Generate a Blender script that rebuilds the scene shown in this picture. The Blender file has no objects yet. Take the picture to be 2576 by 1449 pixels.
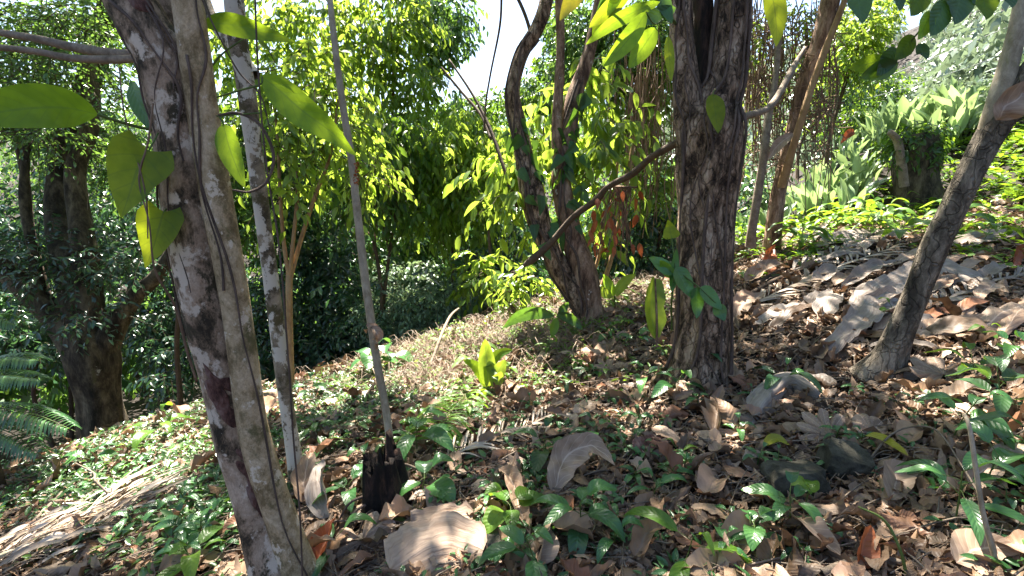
import bpy, math, random
import numpy as np
from mathutils import Vector
C = bpy.context.scene.collection
sc = bpy.context.scene
PI = math.pi
# ------------------------------------------------------------------ camera, light
FW, FH, FL = 2576.0, 1449.0, 1180.0          # working units of the photograph, focal length in them
PITCH = math.radians(-12)
CAM = np.array([0.0, 0.0, 1.5])
cd = bpy.data.cameras.new('camera'); co = bpy.data.objects.new('camera', cd); C.objects.link(co)
cd.sensor_width = 36; cd.lens = 36 * FL / FW; cd.clip_start = 0.05; cd.clip_end = 2000
co.location = CAM; co.rotation_euler = (PI / 2 + PITCH, 0, 0); sc.camera = co
SUN_AZ, SUN_EL = math.radians(-16), math.radians(58)   # azimuth measured to the right of straight ahead
SUN = np.array([math.sin(SUN_AZ) * math.cos(SUN_EL), math.cos(SUN_AZ) * math.cos(SUN_EL), math.sin(SUN_EL)])
w = bpy.data.worlds.new('World'); sc.world = w; w.use_nodes = True
nt = w.node_tree; nt.nodes.clear()
sk = nt.nodes.new('ShaderNodeTexSky'); sk.sky_type = 'NISHITA'; sk.sun_disc = False
sk.sun_elevation = SUN_EL; sk.sun_rotation = SUN_AZ; sk.air_density = 1.0; sk.dust_density = 1.2
bg = nt.nodes.new('ShaderNodeBackground'); bg.inputs[1].default_value = 0.05
wo = nt.nodes.new('ShaderNodeOutputWorld')
nt.links.new(sk.outputs[0], bg.inputs[0]); nt.links.new(bg.outputs[0], wo.inputs[0])
ld = bpy.data.lights.new('sun', 'SUN'); ld.energy = 5.0; ld.angle = math.radians(0.5); ld.color = (1, 0.93, 0.82)
lo = bpy.data.objects.new('sun', ld); C.objects.link(lo)
lo.rotation_euler = Vector(SUN).to_track_quat('Z', 'Y').to_euler(); lo.location = (0, 0, 30)
sc.view_settings.view_transform = 'Standard'; sc.view_settings.look = 'None'
sc.view_settings.exposure = 2.9; sc.view_settings.gamma = 1.0
sc.cycles.max_bounces = 6; sc.cycles.diffuse_bounces = 3; sc.cycles.transmission_bounces = 4
sc.cycles.glossy_bounces = 2; sc.cycles.sample_clamp_indirect = 4; sc.cycles.use_denoising = True

# ------------------------------------------------------------------ maths helpers
cp, sp = math.cos(PITCH), math.sin(PITCH)
def ray(px, py):
    u = (np.asarray(px, float) - FW / 2) / FL; v = (FH / 2 - np.asarray(py, float)) / FL
    return np.stack([u, cp - sp * v, sp + cp * v], -1)
def P(px, py, t): return CAM + ray(px, py) * t
def proj(p):
    q = np.asarray(p) - CAM
    d = q[..., 1] * cp + q[..., 2] * sp; v = -q[..., 1] * sp + q[..., 2] * cp
    ds = np.where(d > 0.05, d, 0.05)
    return FW / 2 + FL * q[..., 0] / ds, FH / 2 - FL * v / ds, d
def unit(a):
    a = np.asarray(a, float); return a / np.maximum(np.linalg.norm(a, axis=-1, keepdims=True), 1e-9)
def _h(i, j, k, s):
    n = np.sin(i * 127.1 + j * 311.7 + k * 74.7 + s * 53.3) * 43758.5453
    return n - np.floor(n)
def vnoise(p, s=0.0):
    p = np.asarray(p, float); i = np.floor(p); f = p - i; f = f * f * (3 - 2 * f); r = 0
    for a in (0, 1):
        for b in (0, 1):
            for c in (0, 1):
                wt = (f[..., 0] if a else 1 - f[..., 0]) * (f[..., 1] if b else 1 - f[..., 1]) * (f[..., 2] if c else 1 - f[..., 2])
                r = r + wt * _h(i[..., 0] + a, i[..., 1] + b, i[..., 2] + c, s)
    return r
def fbm(p, s=0.0, o=3):
    p = np.asarray(p, float); r = 0; a = 0.5
    for k in range(o): r = r + a * (vnoise(p * 2 ** k, s + k) - 0.5); a *= 0.5
    return r
# terrain: heights fitted through points read off the photograph
_anch = [(1288,1449,1.85),(2576,1449,1.5),(2000,1449,1.68),(700,1449,2.05),(0,1449,2.6),
 (2576,1200,1.9),(2000,1200,2.3),(1400,1200,2.5),(960,1200,2.62),(750,1200,2.75),(400,1200,3.4),(0,1200,4.3),
 (2576,1000,2.5),(2150,1000,3.0),(1750,960,3.4),(1300,1000,3.9),(1050,1000,4.3),(700,1000,5.2),(450,1040,6.0),(250,1140,6.3),
 (1100,862,6.5),(1300,795,7.0),(1470,800,5.6),(1480,735,7.5),(1700,700,7.2),(1850,630,7.4),(2300,515,9.0),(2576,450,8.0),
 (2000,440,12),(2400,335,14),(2576,700,4.5),(2150,800,4.0),(1900,800,4.4),(2576,850,3.3)]
_far = [(-1,9.5,-1.9),(0,12,-3.2),(-6,12,-4.0),(-12,10,-4.6),(-10,6,-3.6),(-6,2.5,-1.6),(-14,0,-4),(-10,20,-5),(3,13,-2.0),(8,16,1.2),(0,20,-4),(8,24,.5),
 (0,30,-1),(-14,30,-2),(-30,25,-3),(16,26,5),(14,14,4.4),(22,22,8),(30,20,14),(0,45,5),(-25,50,6),(25,45,11),(45,40,20),(12,6,2.8),(16,0,4),(6,-3,1.5),(0,-4,.3),(-8,-6,-1.5),
 (0,-40,6),(-60,0,4),(70,10,34),(60,-50,24),(-60,60,9),(0,110,8),(90,90,30),(-110,90,14),(-120,-60,18),(0,-150,20),(150,0,50),(250,250,45),(-250,250,20),(250,-250,50),(-250,-250,40),(0,260,18)]
_A = np.array([P(*a) for a in _anch] + [np.array(f, float) for f in _far])
def _tk(r): return np.where(r > 1e-9, r * r * np.log(np.maximum(r, 1e-9)), 0)
_n = len(_A); _K = _tk(np.linalg.norm(_A[:, None, :2] - _A[None, :, :2], axis=-1)) + 0.02 * np.eye(_n)
_Q = np.c_[np.ones(_n), _A[:, :2]]
_S = np.linalg.solve(np.block([[_K, _Q], [_Q.T, np.zeros((3, 3))]]), np.r_[_A[:, 2], 0, 0, 0])
def gz(x, y):
    x = np.asarray(x, float); y = np.asarray(y, float)
    d = np.sqrt((x[..., None] - _A[:, 0]) ** 2 + (y[..., None] - _A[:, 1]) ** 2)
    z = (_tk(d) * _S[:_n]).sum(-1) + _S[_n] + _S[_n + 1] * x + _S[_n + 2] * y
    q = np.stack([x, y, x * 0], -1)
    return z + 0.10 * fbm(q * 1.3, 3) + 0.06 * fbm(q * 5, 9)
def G(px, py, tmax=60):                       # where the line of sight through a photo position meets the ground
    r = ray(px, py); ts = np.geomspace(1.0, tmax, 260)
    pts = CAM + ts[:, None] * r; dz = pts[:, 2] - gz(pts[:, 0], pts[:, 1])
    k = np.argmax(dz < 0)
    if not (dz < 0).any(): k = len(ts) - 1
    q = pts[k].copy(); q[2] = float(gz(q[0], q[1])); return q
def ong(x, y, dz=0.0): return np.array([x, y, float(gz(x, y)) + dz])

# ------------------------------------------------------------------ mesh helpers
class MB:
    def __init__(s): s.V = []; s.F = []; s.R = []; s.L = []; s.n = 0
    def add(s, V, F, R=None, L=None):
        V = np.asarray(V, float); n = len(V)
        s.V.append(V); s.F.append(np.asarray(F, int) + s.n)
        s.R.append(np.full(n, 0.5) if R is None else np.broadcast_to(R, (n,)))
        s.L.append(np.zeros((n, 3)) if L is None else L); s.n += n
    def build(s, name, mat, parent=None, origin=(0, 0, 0), smooth=True):
        me = bpy.data.meshes.new(name)
        if s.n:
            V = np.concatenate(s.V) - np.asarray(origin); F = np.concatenate(s.F)
            me.vertices.add(len(V)); me.vertices.foreach_set('co', V.astype(np.float32).ravel())
            me.loops.add(F.size); me.loops.foreach_set('vertex_index', F.astype(np.int32).ravel())
            me.polygons.add(len(F)); me.polygons.foreach_set('loop_start', np.arange(0, F.size, F.shape[1], dtype=np.int32))
            me.update(calc_edges=True)
            a = me.attributes.new('rnd', 'FLOAT', 'POINT'); a.data.foreach_set('value', np.concatenate(s.R).astype(np.float32))
            a = me.attributes.new('luv', 'FLOAT_VECTOR', 'POINT'); a.data.foreach_set('vector', np.concatenate(s.L).astype(np.float32).ravel())
            if smooth: me.polygons.foreach_set('use_smooth', np.ones(len(F), bool))
            me.validate()
        me.materials.append(mat)
        o = bpy.data.objects.new(name, me); C.objects.link(o)
        if parent is not None: o.parent = parent
        else: o.location = origin
        return o
def tag(o, label=None, cat=None, group=None, kind=None):
    if label: o['label'] = label
    if cat: o['category'] = cat
    if group: o['group'] = group
    if kind: o['kind'] = kind
    return o
def thing(name, loc, label, cat, group=None):
    o = bpy.data.objects.new(name, None); C.objects.link(o); o.location = loc; o.empty_display_size = 0.1
    return tag(o, label, cat, group)
def dup(root, loc, rz, label=None, scale=1.0):
    r = root.copy(); C.objects.link(r); r.location = loc; r.rotation_euler = (0, 0, rz); r.scale = (scale,) * 3
    if label: r['label'] = label
    for ch in list(root.children):
        c = ch.copy(); C.objects.link(c); c.parent = r
        for g in ch.children:
            d = g.copy(); C.objects.link(d); d.parent = c
    return r
def smooth_path(pts, n):
    pts = np.asarray(pts, float)
    if len(pts) < 3:
        s = np.linspace(0, 1, n)[:, None]; return pts[0] * (1 - s) + pts[-1] * s
    e = np.vstack([2 * pts[0] - pts[1], pts, 2 * pts[-1] - pts[-2]])
    out = []; m = len(pts) - 1
    for s in np.linspace(0, m, n):
        k = min(int(s), m - 1); f = s - k; a, b, c, d = e[k:k + 4]
        out.append(0.5 * (2 * b + (c - a) * f + (2 * a - 5 * b + 4 * c - d) * f * f + (3 * b - a - 3 * c + d) * f ** 3))
    return np.array(out)
def frames(path):
    T = unit(np.gradient(path, axis=0)); N = np.zeros_like(T)
    up = np.array([1.0, 0, 0]) if abs(T[0][0]) < 0.9 else np.array([0, 1.0, 0])
    for i in range(len(T)):
        up = up - T[i] * np.dot(up, T[i]); up = up / max(np.linalg.norm(up), 1e-9); N[i] = up
    return T, N, np.cross(T, N)
def tube(mb, path, rad, seg=8, rnd=0.5, lump=0.0, ls=4.0, flute=0.0, nf=5, seed=0.0, cap=True):
    path = np.asarray(path, float); n = len(path); rad = np.broadcast_to(rad, (n,)).astype(float)
    T, N, B = frames(path); a = np.linspace(0, 2 * PI, seg, endpoint=False)
    dirs = N[:, None] * np.cos(a)[None, :, None] + B[:, None] * np.sin(a)[None, :, None]
    r = rad[:, None] * np.ones(seg)
    if flute: r = r * (1 + flute * np.sin(a * nf + 1.3 * np.sin(np.linspace(0, 7, n))[:, None] + seed))
    V = path[:, None] + dirs * r[..., None]
    if lump:
        m = np.stack([V[..., 0], V[..., 1], V[..., 2] * 0.6], -1)
        V = V + dirs * (lump * rad[:, None] * (2.0 * fbm(m * ls, seed, 4)))[..., None]
    arc = np.r_[0, np.cumsum(np.linalg.norm(np.diff(path, axis=0), axis=1))]
    L = np.stack([np.broadcast_to(a / (2 * PI), (n, seg)), np.broadcast_to(arc[:, None], (n, seg)), np.zeros((n, seg))], -1)
    i = np.arange(n - 1)[:, None] * seg; j = np.arange(seg); k = (j + 1) % seg
    F = np.stack([i + j, i + k, i + seg + k, i + seg + j], -1).reshape(-1, 4)
    V = V.reshape(-1, 3); L = L.reshape(-1, 3)
    if cap:
        V = np.vstack([V, path[-1] + T[-1] * rad[-1] * 0.2]); L = np.vstack([L, L[-1]])
        b = (n - 1) * seg; F = np.vstack([F, [[b + q, b + (q + 1) % seg, b + (q + 2) % seg, n * seg] for q in range(0, seg - 1, 2)]])
    mb.add(V, F, rnd, L)
    return V
def ptube(mb, pts, n=20, seg=8, **k):
    """pts: (px, py, depth, width in photo units)"""
    pts = np.array(pts, float)
    q = smooth_path(np.c_[np.array([P(a, b, c) for a, b, c, d in pts]), pts[:, 3] / 2 / FL * pts[:, 2]], n)
    tube(mb, q[:, :3], np.maximum(q[:, 3], 0.0008), seg, **k); return q
def leaf_tpl(nl=4, nw=1, wf=None, width=0.42, fold=0.12, droop=0.15, wave=0.0, lobe=0.0):
    """leaf of length 1 along +y; nw quads each side of the midrib"""
    if wf is None: wf = lambda s: np.sin(PI * np.clip(s, 0, 1) ** 0.8) ** 0.8 * (1 - 0.25 * s)
    s = np.linspace(0, 1, nl + 1); a = np.linspace(-1, 1, 2 * nw + 1); S, A = np.meshgrid(s, a, indexing='ij')
    wd = wf(S) * width / 2 + 0.004
    X = A * wd; Y = S - lobe * np.abs(A) ** 1.5 * np.clip(1 - S * 4, 0, 1)
    Z = np.abs(A) * wd * fold * 2 - droop * S ** 2 + wave * np.sin(S * 17 + A * 2) * np.abs(A) * wd
    V = np.stack([X, Y, Z], -1).reshape(-1, 3); L = np.stack([A, S, 0 * S], -1).reshape(-1, 3); k = 2 * nw + 1
    i = np.arange(nl)[:, None] * k; j = np.arange(2 * nw)
    F = np.stack([i + j, i + j + 1, i + k + j + 1, i + k + j], -1).reshape(-1, 4)
    return V, F, L
TS = leaf_tpl(3, 1, wf=lambda s: np.array([0.03, 0.86, 0.8, 0.03])[np.round(s * 3).astype(int)], width=0.42, fold=0.2, droop=0.12)
TF = (np.array([[0, 0, 0], [0.22, .42, .05], [0, 1, -.08], [-0.22, .42, .05]]), np.array([[0, 1, 2, 3]]), np.array([[0, 0, 0], [1, .4, 0], [0, 1, 0], [-1, .4, 0]]))
TM = leaf_tpl(6, 1, width=0.42, fold=0.18, droop=0.18)
TN = leaf_tpl(10, 2, width=0.45, fold=0.12, droop=0.25, wave=0.05)
def frame_from(y, n):
    y = unit(y); x = unit(np.cross(y, n)); z = np.cross(x, y); return np.stack([x, y, z], -1)
def inst(mb, tpl, pos, M, size, rnd):
    V, F, L = tpl; N = len(pos); n = len(V)
    if N == 0: return
    size = np.broadcast_to(size, (N,))
    W = np.einsum('nij,vj->nvi', M, V) * size[:, None, None] + pos[:, None]
    FF = (F[None] + (np.arange(N) * n)[:, None, None]).reshape(-1, F.shape[1])
    LL = np.broadcast_to(L, (N, n, 3)).copy(); LL[..., 2] = np.asarray(rnd)[:, None]
    mb.add(W.reshape(-1, 3), FF, np.repeat(rnd, n), LL.reshape(-1, 3))
def twigs(rng, org, dirs, L, nl, size, droop=0.5, hang=0.4, tpl=TS, mb=None, wb=None, cull=None, jit=0.3, wr=0.004, rbias=0.0, rspan=1.0, flat=0.6):
    """leafy twigs: org (N,3), dirs (N,3); leaves alternate along each twig"""
    N = len(org)
    if N == 0: return
    d = unit(dirs); L = L * rng.uniform(0.6, 1.25, N); side = unit(np.cross(d, [0, 0, 1.0]) + rng.normal(0, 0.15, (N, 3)))
    s = (np.arange(nl) + 0.6) / nl
    pos = org[:, None] + d[:, None] * (L[:, None] * s)[..., None]; pos[..., 2] -= droop * (L[:, None] * s ** 2)
    tan = d[:, None] + np.array([0, 0, -1.0]) * (2 * droop * s)[None, :, None]
    sg = np.where((np.arange(nl) + rng.integers(0, 2, (N, 1))) % 2, 1.0, -1.0); sg[:, -1] *= 0.15
    ld = unit(0.6 * unit(tan) + 0.75 * side[:, None] * sg[..., None] + np.array([0, 0, -hang]) + rng.normal(0, jit, (N, nl, 3)))
    nr = np.array([0, 0, 1.0]) * flat + rng.normal(0, 0.45, (N, nl, 3)) + 0.25 * unit(-SUN * 0 + d)[:, None]
    M = frame_from(ld.reshape(-1, 3), nr.reshape(-1, 3)); ps = pos.reshape(-1, 3)
    sz = size * rng.uniform(0.55, 1.2, len(ps)); rr = np.repeat(rng.random(N), nl) * 0.6 + rng.random(len(ps)) * 0.4
    rr = np.clip(rbias + rspan * rr, 0, 1)
    if cull is not None:
        k = cull(ps); ps, M, sz, rr = ps[k], M[k], sz[k], rr[k]
    inst(mb, tpl, ps, M, sz, rr)
    if wb is not None:
        a = org; b = org + d * (L * 0.55)[:, None]; b[:, 2] -= droop * L * 0.3; c = org + d * L[:, None]; c[:, 2] -= droop * L
        x = side; z = unit(np.cross(d, side)); V = []
        for q, r in ((a, wr * 1.4), (b, wr), (c, wr * 0.4)):
            for k in range(3): V.append(q + r * (x * math.cos(k * 2.094) + z * math.sin(k * 2.094)))
        V = np.stack(V, 1); F0 = np.array([[i * 3 + j, i * 3 + (j + 1) % 3, i * 3 + 3 + (j + 1) % 3, i * 3 + 3 + j] for i in (0, 1) for j in range(3)])
        ok = np.ones(N, bool) if cull is None else cull(c)
        V = V[ok]; n2 = len(V)
        if n2: wb.add(V.reshape(-1, 3), (F0[None] + (np.arange(n2) * 9)[:, None, None]).reshape(-1, 4))
def in_sky(ps):
    """True where the canopy is open to the sky in the middle of the valley"""
    x, y, d = proj(ps); n = 26 * (vnoise(ps * 1.1, 4) - 0.5) + 40 * (vnoise(ps * 4, 5) - 0.5)
    g = (y < 232 + n) & (x > 1110 + n - 0) & (x < 1335 + n) & ((x - 1200) > -(y - 118) * 1.05 - 2 + n * 0) & ((x > 1202 + n) | (y > 118 + n))
    g &= ~((y > 190) & (x > 1205 + n * 2))
    g |= (x > 2262 + n) & (x < 2330 + n) & (y < 190 - n) & (y > 10) & (d > 5)
    return g
keep = lambda ps: ~in_sky(ps)
def blobs_pts(rng, blobs, N, shell=0.45):
    c = np.array([b[0] for b in blobs]); r = np.array([b[1] if np.ndim(b[1]) else [b[1]] * 3 for b in blobs], float)
    wt = (r[:, 0] * r[:, 2]) ; wt = wt / wt.sum(); k = rng.choice(len(blobs), N, p=wt)
    d = unit(rng.normal(0, 1, (N, 3))); q = rng.random(N) ** shell
    return c[k] + d * q[:, None] * r[k], d

# ------------------------------------------------------------------ materials
def newmat(name):
    m = bpy.data.materials.new(name); m.use_nodes = True; n = m.node_tree; n.nodes.clear()
    return m, n, (lambda t, **k: _nd(n, t, **k)), n.links.new
def _nd(n, t, **k):
    x = n.nodes.new('ShaderNode' + t)
    for a, b in k.items(): setattr(x, a, b)
    return x
def ramp(nd, lk, src, stops, interp='LINEAR'):
    r = nd('ValToRGB'); e = r.color_ramp; e.interpolation = interp
    while len(e.elements) < len(stops): e.elements.new(0.5)
    for el, (p, c) in zip(e.elements, stops): el.position = p; el.color = (*c, 1) if len(c) == 3 else c
    lk(src, r.inputs[0]); return r.outputs[0]
def mixc(nd, lk, f, a, b, mode='MIX'):
    m = nd('Mix', data_type='RGBA', blend_type=mode)
    for s, i in ((f, 0), (a, 6), (b, 7)):
        if isinstance(s, (int, float)): m.inputs[i].default_value = s
        elif isinstance(s, tuple): m.inputs[i].default_value = (*s, 1)
        else: lk(s, m.inputs[i])
    return m.outputs[2]
def math_(nd, lk, op, a, b=None, c=None):
    m = nd('Math', operation=op)
    for i, s in enumerate((a, b, c)):
        if s is None: continue
        if isinstance(s, (int, float)): m.inputs[i].default_value = s
        else: lk(s, m.inputs[i])
    return m.outputs[0]
def leafmat(name, cols, tcol, tf=0.45, rough=0.38, veins=0.0, spec=0.5, blotch=0.0, nv=9, fib=0):
    m, n, nd, lk = newmat(name)
    at = nd('Attribute', attribute_name='luv'); sx = nd('SeparateXYZ'); lk(at.outputs['Vector'], sx.inputs[0])
    k = len(cols); col = ramp(nd, lk, sx.outputs[2], [(i / (k - 1), c) for i, c in enumerate(cols)])
    tc = ramp(nd, lk, sx.outputs[2], [(0, tuple(v * 0.35 for v in tcol)), (1, tcol)])
    bs = nd('BsdfPrincipled'); tr = nd('BsdfTranslucent')
    if blotch:
        tx = nd('TexCoord'); no = nd('TexNoise'); no.inputs['Scale'].default_value = 14; no.inputs['Detail'].default_value = 6; lk(tx.outputs['Object'], no.inputs[0])
        b = ramp(nd, lk, no.outputs[0], [(0.38, (1, 1, 1)), (0.62, (0.45, 0.42, 0.4))]); col = mixc(nd, lk, blotch, col, b, 'MULTIPLY')
    if veins:
        ab = math_(nd, lk, 'ABSOLUTE', sx.outputs[0])
        ph = math_(nd, lk, 'MULTIPLY', math_(nd, lk, 'SUBTRACT', sx.outputs[1], math_(nd, lk, 'MULTIPLY', ab, 0.2)), nv)
        fr = math_(nd, lk, 'ABSOLUTE', math_(nd, lk, 'SUBTRACT', math_(nd, lk, 'FRACT', ph), 0.5))
        v1 = math_(nd, lk, 'LESS_THAN', fr, 0.05); v2 = math_(nd, lk, 'LESS_THAN', ab, 0.05)
        vv = math_(nd, lk, 'MAXIMUM', math_(nd, lk, 'MULTIPLY', v1, 0.5), v2)
        vf = math_(nd, lk, 'MULTIPLY', vv, veins); col = mixc(nd, lk, vf, col, mixc(nd, lk, 0.5, col, tuple(min(1, c * 1.6 + .08) for c in cols[-1])))
        bu = nd('Bump'); bu.inputs['Strength'].default_value = 0.5; bu.inputs['Distance'].default_value = 0.004
        lk(fr, bu.inputs['Height']); lk(bu.outputs[0], bs.inputs['Normal'])
    if veins:
        tx2 = nd('TexCoord'); no2 = nd('TexNoise'); no2.inputs['Scale'].default_value = 22; no2.inputs['Detail'].default_value = 5; lk(tx2.outputs['Object'], no2.inputs[0])
        vr = ramp(nd, lk, no2.outputs[0], [(.35, (.62, .66, .6)), (.6, (1, 1, 1))]); tc = mixc(nd, lk, .8, tc, vr, 'MULTIPLY'); tc = mixc(nd, lk, math_(nd, lk, 'MULTIPLY', vv, .55), tc, tuple(c * .22 for c in tcol))
        tc = mixc(nd, lk, math_(nd, lk, 'MULTIPLY', fr, .35), tc, tuple(c * .7 for c in tcol))
    if fib:
        mp = nd('Mapping'); mp.inputs['Scale'].default_value = (fib, 3, 1); lk(at.outputs['Vector'], mp.inputs[0]); nf_ = nd('TexNoise'); nf_.inputs['Scale'].default_value = 1; nf_.inputs['Detail'].default_value = 5; lk(mp.outputs[0], nf_.inputs[0])
        col = mixc(nd, lk, 1.0, col, ramp(nd, lk, nf_.outputs[0], [(.32, (.68, .64, .6)), (.5, (.95, .95, .95)), (.7, (1.08, 1.08, 1.08))]), 'MULTIPLY')
        bu = nd('Bump'); bu.inputs['Strength'].default_value = 0.7; bu.inputs['Distance'].default_value = 0.006; lk(nf_.outputs[0], bu.inputs['Height']); lk(bu.outputs[0], bs.inputs['Normal'])
    lk(col, bs.inputs['Base Color']); lk(tc, tr.inputs[0]); bs.inputs['Roughness'].default_value = rough
    bs.inputs['Specular IOR Level'].default_value = spec
    mx = nd('MixShader'); mx.inputs[0].default_value = tf; lk(bs.outputs[0], mx.inputs[1]); lk(tr.outputs[0], mx.inputs[2])
    o = nd('OutputMaterial'); lk(mx.outputs[0], o.inputs[0]); return m
def barkmat(name, stops, scale=6, stretch=0.4, spots=None, moss=None, mossr=(0.5, 0.62), bump=0.6, fine=40, fs=(0.55, 1.0), rough=0.85, rings=0.0, cracks=None, lich=None, lichr=(0.6, 0.64)):
    m, n, nd, lk = newmat(name)
    tx = nd('TexCoord'); mp = nd('Mapping'); mp.inputs['Scale'].default_value = (1, 1, stretch); lk(tx.outputs['Object'], mp.inputs[0])
    def noi(s, d=8, r=0.6, dist=0.0, src=mp.outputs[0]):
        x = nd('TexNoise'); x.inputs['Scale'].default_value = s; x.inputs['Detail'].default_value = d + 3; x.inputs['Roughness'].default_value = min(.8, r + .06); x.inputs['Distortion'].default_value = dist
        lk(src, x.inputs[0]); return x.outputs[0]
    n1 = noi(scale, 10, 0.68, 0.3); col = ramp(nd, lk, n1, stops)
    n2 = noi(fine, 6, 0.7)
    g = ramp(nd, lk, n2, [(0.3, (fs[0],) * 3), (0.7, (fs[1],) * 3)]); col = mixc(nd, lk, 1.0, col, g, 'MULTIPLY')
    if moss:
        n3 = noi(scale * 0.45, 8, 0.7, 0.2); mk = ramp(nd, lk, n3, [(mossr[0], (0, 0, 0)), (mossr[1], (1, 1, 1))]); col = mixc(nd, lk, mk, col, moss)
    if lich:
        mp2 = nd('Mapping'); mp2.inputs['Location'].default_value = (7, 3, 5); mp2.inputs['Scale'].default_value = (1, 1, 0.75); lk(tx.outputs['Object'], mp2.inputs[0])
        n4 = noi(scale * 1.1, 9, 0.62, 0.1, mp2.outputs[0]); mk = ramp(nd, lk, n4, [(lichr[0], (0, 0, 0)), (lichr[1], (1, 1, 1))]); col = mixc(nd, lk, mk, col, lich)
    if spots:
        vo = nd('TexVoronoi'); vo.inputs['Scale'].default_value = spots[1]; lk(mp.outputs[0], vo.inputs[0])
        mk = ramp(nd, lk, vo.outputs[0], [(0.12, (1, 1, 1)), (0.2, (0, 0, 0))]); col = mixc(nd, lk, mk, col, spots[0])
    h = math_(nd, lk, 'ADD', math_(nd, lk, 'MULTIPLY', n2, 0.5), n1)
    if cracks:
        wp = nd('Mapping'); wp.inputs['Scale'].default_value = (1, 1, cracks[1]); lk(tx.outputs['Object'], wp.inputs[0]); ad = nd('Mix', data_type='RGBA', blend_type='LINEAR_LIGHT'); ad.inputs[0].default_value = .06; lk(wp.outputs[0], ad.inputs[6])
        xn = nd('TexNoise'); xn.inputs['Scale'].default_value = 9; lk(tx.outputs['Object'], xn.inputs[0]); lk(xn.outputs['Color'], ad.inputs[7])
        vc = nd('TexVoronoi', feature='DISTANCE_TO_EDGE'); vc.inputs['Scale'].default_value = cracks[0]; lk(ad.outputs[2], vc.inputs[0])
        ck = ramp(nd, lk, vc.outputs[0], [(.01, (1, 1, 1)), (.06, (0, 0, 0))]); col = mixc(nd, lk, math_(nd, lk, 'MULTIPLY', ck, .32), col, (.02, .015, .01)); h = math_(nd, lk, 'SUBTRACT', h, math_(nd, lk, 'MULTIPLY', ck, .6))
    if rings:
        sx = nd('SeparateXYZ'); lk(tx.outputs['Object'], sx.inputs[0]); rg = noi(5, 5)
        wv = math_(nd, lk, 'SINE', math_(nd, lk, 'ADD', math_(nd, lk, 'MULTIPLY', sx.outputs[2], rings), math_(nd, lk, 'MULTIPLY', rg, 22)))
        wv = math_(nd, lk, 'POWER', math_(nd, lk, 'ABSOLUTE', wv), 9); col = mixc(nd, lk, math_(nd, lk, 'MULTIPLY', wv, 0.5), col, (0.03, 0.025, 0.02))
        h = math_(nd, lk, 'SUBTRACT', h, math_(nd, lk, 'MULTIPLY', wv, 0.5))
    bu = nd('Bump'); bu.inputs['Strength'].default_value = bump; bu.inputs['Distance'].default_value = 0.02; lk(h, bu.inputs['Height'])
    bs = nd('BsdfPrincipled'); lk(col, bs.inputs['Base Color']); lk(bu.outputs[0], bs.inputs['Normal']); bs.inputs['Roughness'].default_value = rough
    bs.inputs['Specular IOR Level'].default_value = 0.25
    o = nd('OutputMaterial'); lk(bs.outputs[0], o.inputs[0]); return m
M = {}
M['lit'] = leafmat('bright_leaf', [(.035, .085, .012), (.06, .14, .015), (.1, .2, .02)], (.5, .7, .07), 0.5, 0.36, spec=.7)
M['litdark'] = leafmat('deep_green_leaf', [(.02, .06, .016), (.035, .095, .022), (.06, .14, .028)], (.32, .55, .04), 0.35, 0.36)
M['dark'] = leafmat('shade_dark_leaf', [(.012, .04, .022), (.02, .06, .035), (.04, .1, .055)], (.12, .28, .08), 0.3, 0.28, spec=0.9)  # low albedo puts the shade of the valley into the leaf colour
M['silver'] = leafmat('silvery_leaf', [(.06, .12, .07), (.13, .22, .14), (.28, .38, .28)], (.35, .5, .2), 0.3, 0.4, spec=0.6)
M['creeper'] = leafmat('creeper_leaf', [(.04, .08, .04), (.12, .17, .11), (.34, .4, .32)], (.3, .4, .22), 0.22, 0.3, spec=1.0)
M['gloss'] = leafmat('glossy_leaf', [(.03, .08, .035), (.045, .125, .04), (.09, .19, .07)], (.28, .5, .07), 0.33, 0.24, spec=1.0)
M['big'] = leafmat('large_green_leaf', [(.03, .1, .012), (.05, .15, .02), (.07, .19, .025)], (.5, .72, .03), 0.5, 0.5, veins=0.5, spec=.3)
M['heart'] = leafmat('heart_leaf', [(.05, .11, .012), (.07, .15, .02), (.08, .17, .02)], (.62, .72, .03), 0.55, 0.5, veins=0.5, nv=5, spec=.3)
M['deep'] = leafmat('climbing_leaf', [(.018, .06, .018), (.03, .09, .025), (.045, .13, .03)], (.22, .42, .04), 0.3, 0.4, veins=0.5)
M['seed'] = leafmat('seedling_leaf', [(.03, .1, .03), (.045, .14, .04), (.07, .19, .045)], (.22, .48, .05), 0.35, 0.3, veins=0.7, spec=0.7)
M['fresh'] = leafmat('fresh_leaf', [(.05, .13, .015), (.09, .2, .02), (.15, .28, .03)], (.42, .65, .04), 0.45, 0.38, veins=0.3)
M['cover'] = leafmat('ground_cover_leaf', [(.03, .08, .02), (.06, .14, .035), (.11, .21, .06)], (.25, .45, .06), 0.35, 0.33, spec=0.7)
M['bananag'] = leafmat('banana_leaf', [(.06, .13, .02), (.09, .18, .03), (.11, .22, .03)], (.5, .65, .05), 0.45, 0.4, veins=0.9, nv=26)
M['yellow'] = leafmat('yellowing_leaf', [(.3, .3, .02), (.35, .33, .02), (.4, .36, .03)], (.6, .5, .02), 0.4, 0.4, veins=0.6)
M['white'] = leafmat('pale_leaf', [(.12, .22, .09), (.26, .38, .2), (.5, .57, .46)], (.42, .58, .2), 0.35, 0.35, spec=0.8)
M['litter'] = leafmat('dry_leaf', [(.045, .026, .015), (.23, .14, .08), (.37, .24, .15), (.085, .05, .03), (.48, .34, .235), (.23, .095, .045), (.35, .24, .155), (.055, .035, .024)], (.25, .15, .08), 0.12, 0.5, veins=0.6, spec=0.35, blotch=0.4)
M['drybig'] = leafmat('large_dry_leaf', [(.27, .175, .115), (.38, .265, .185), (.5, .38, .29)], (.3, .18, .09), 0.12, 0.55, veins=0.7, spec=0.3, blotch=0.55)
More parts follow.
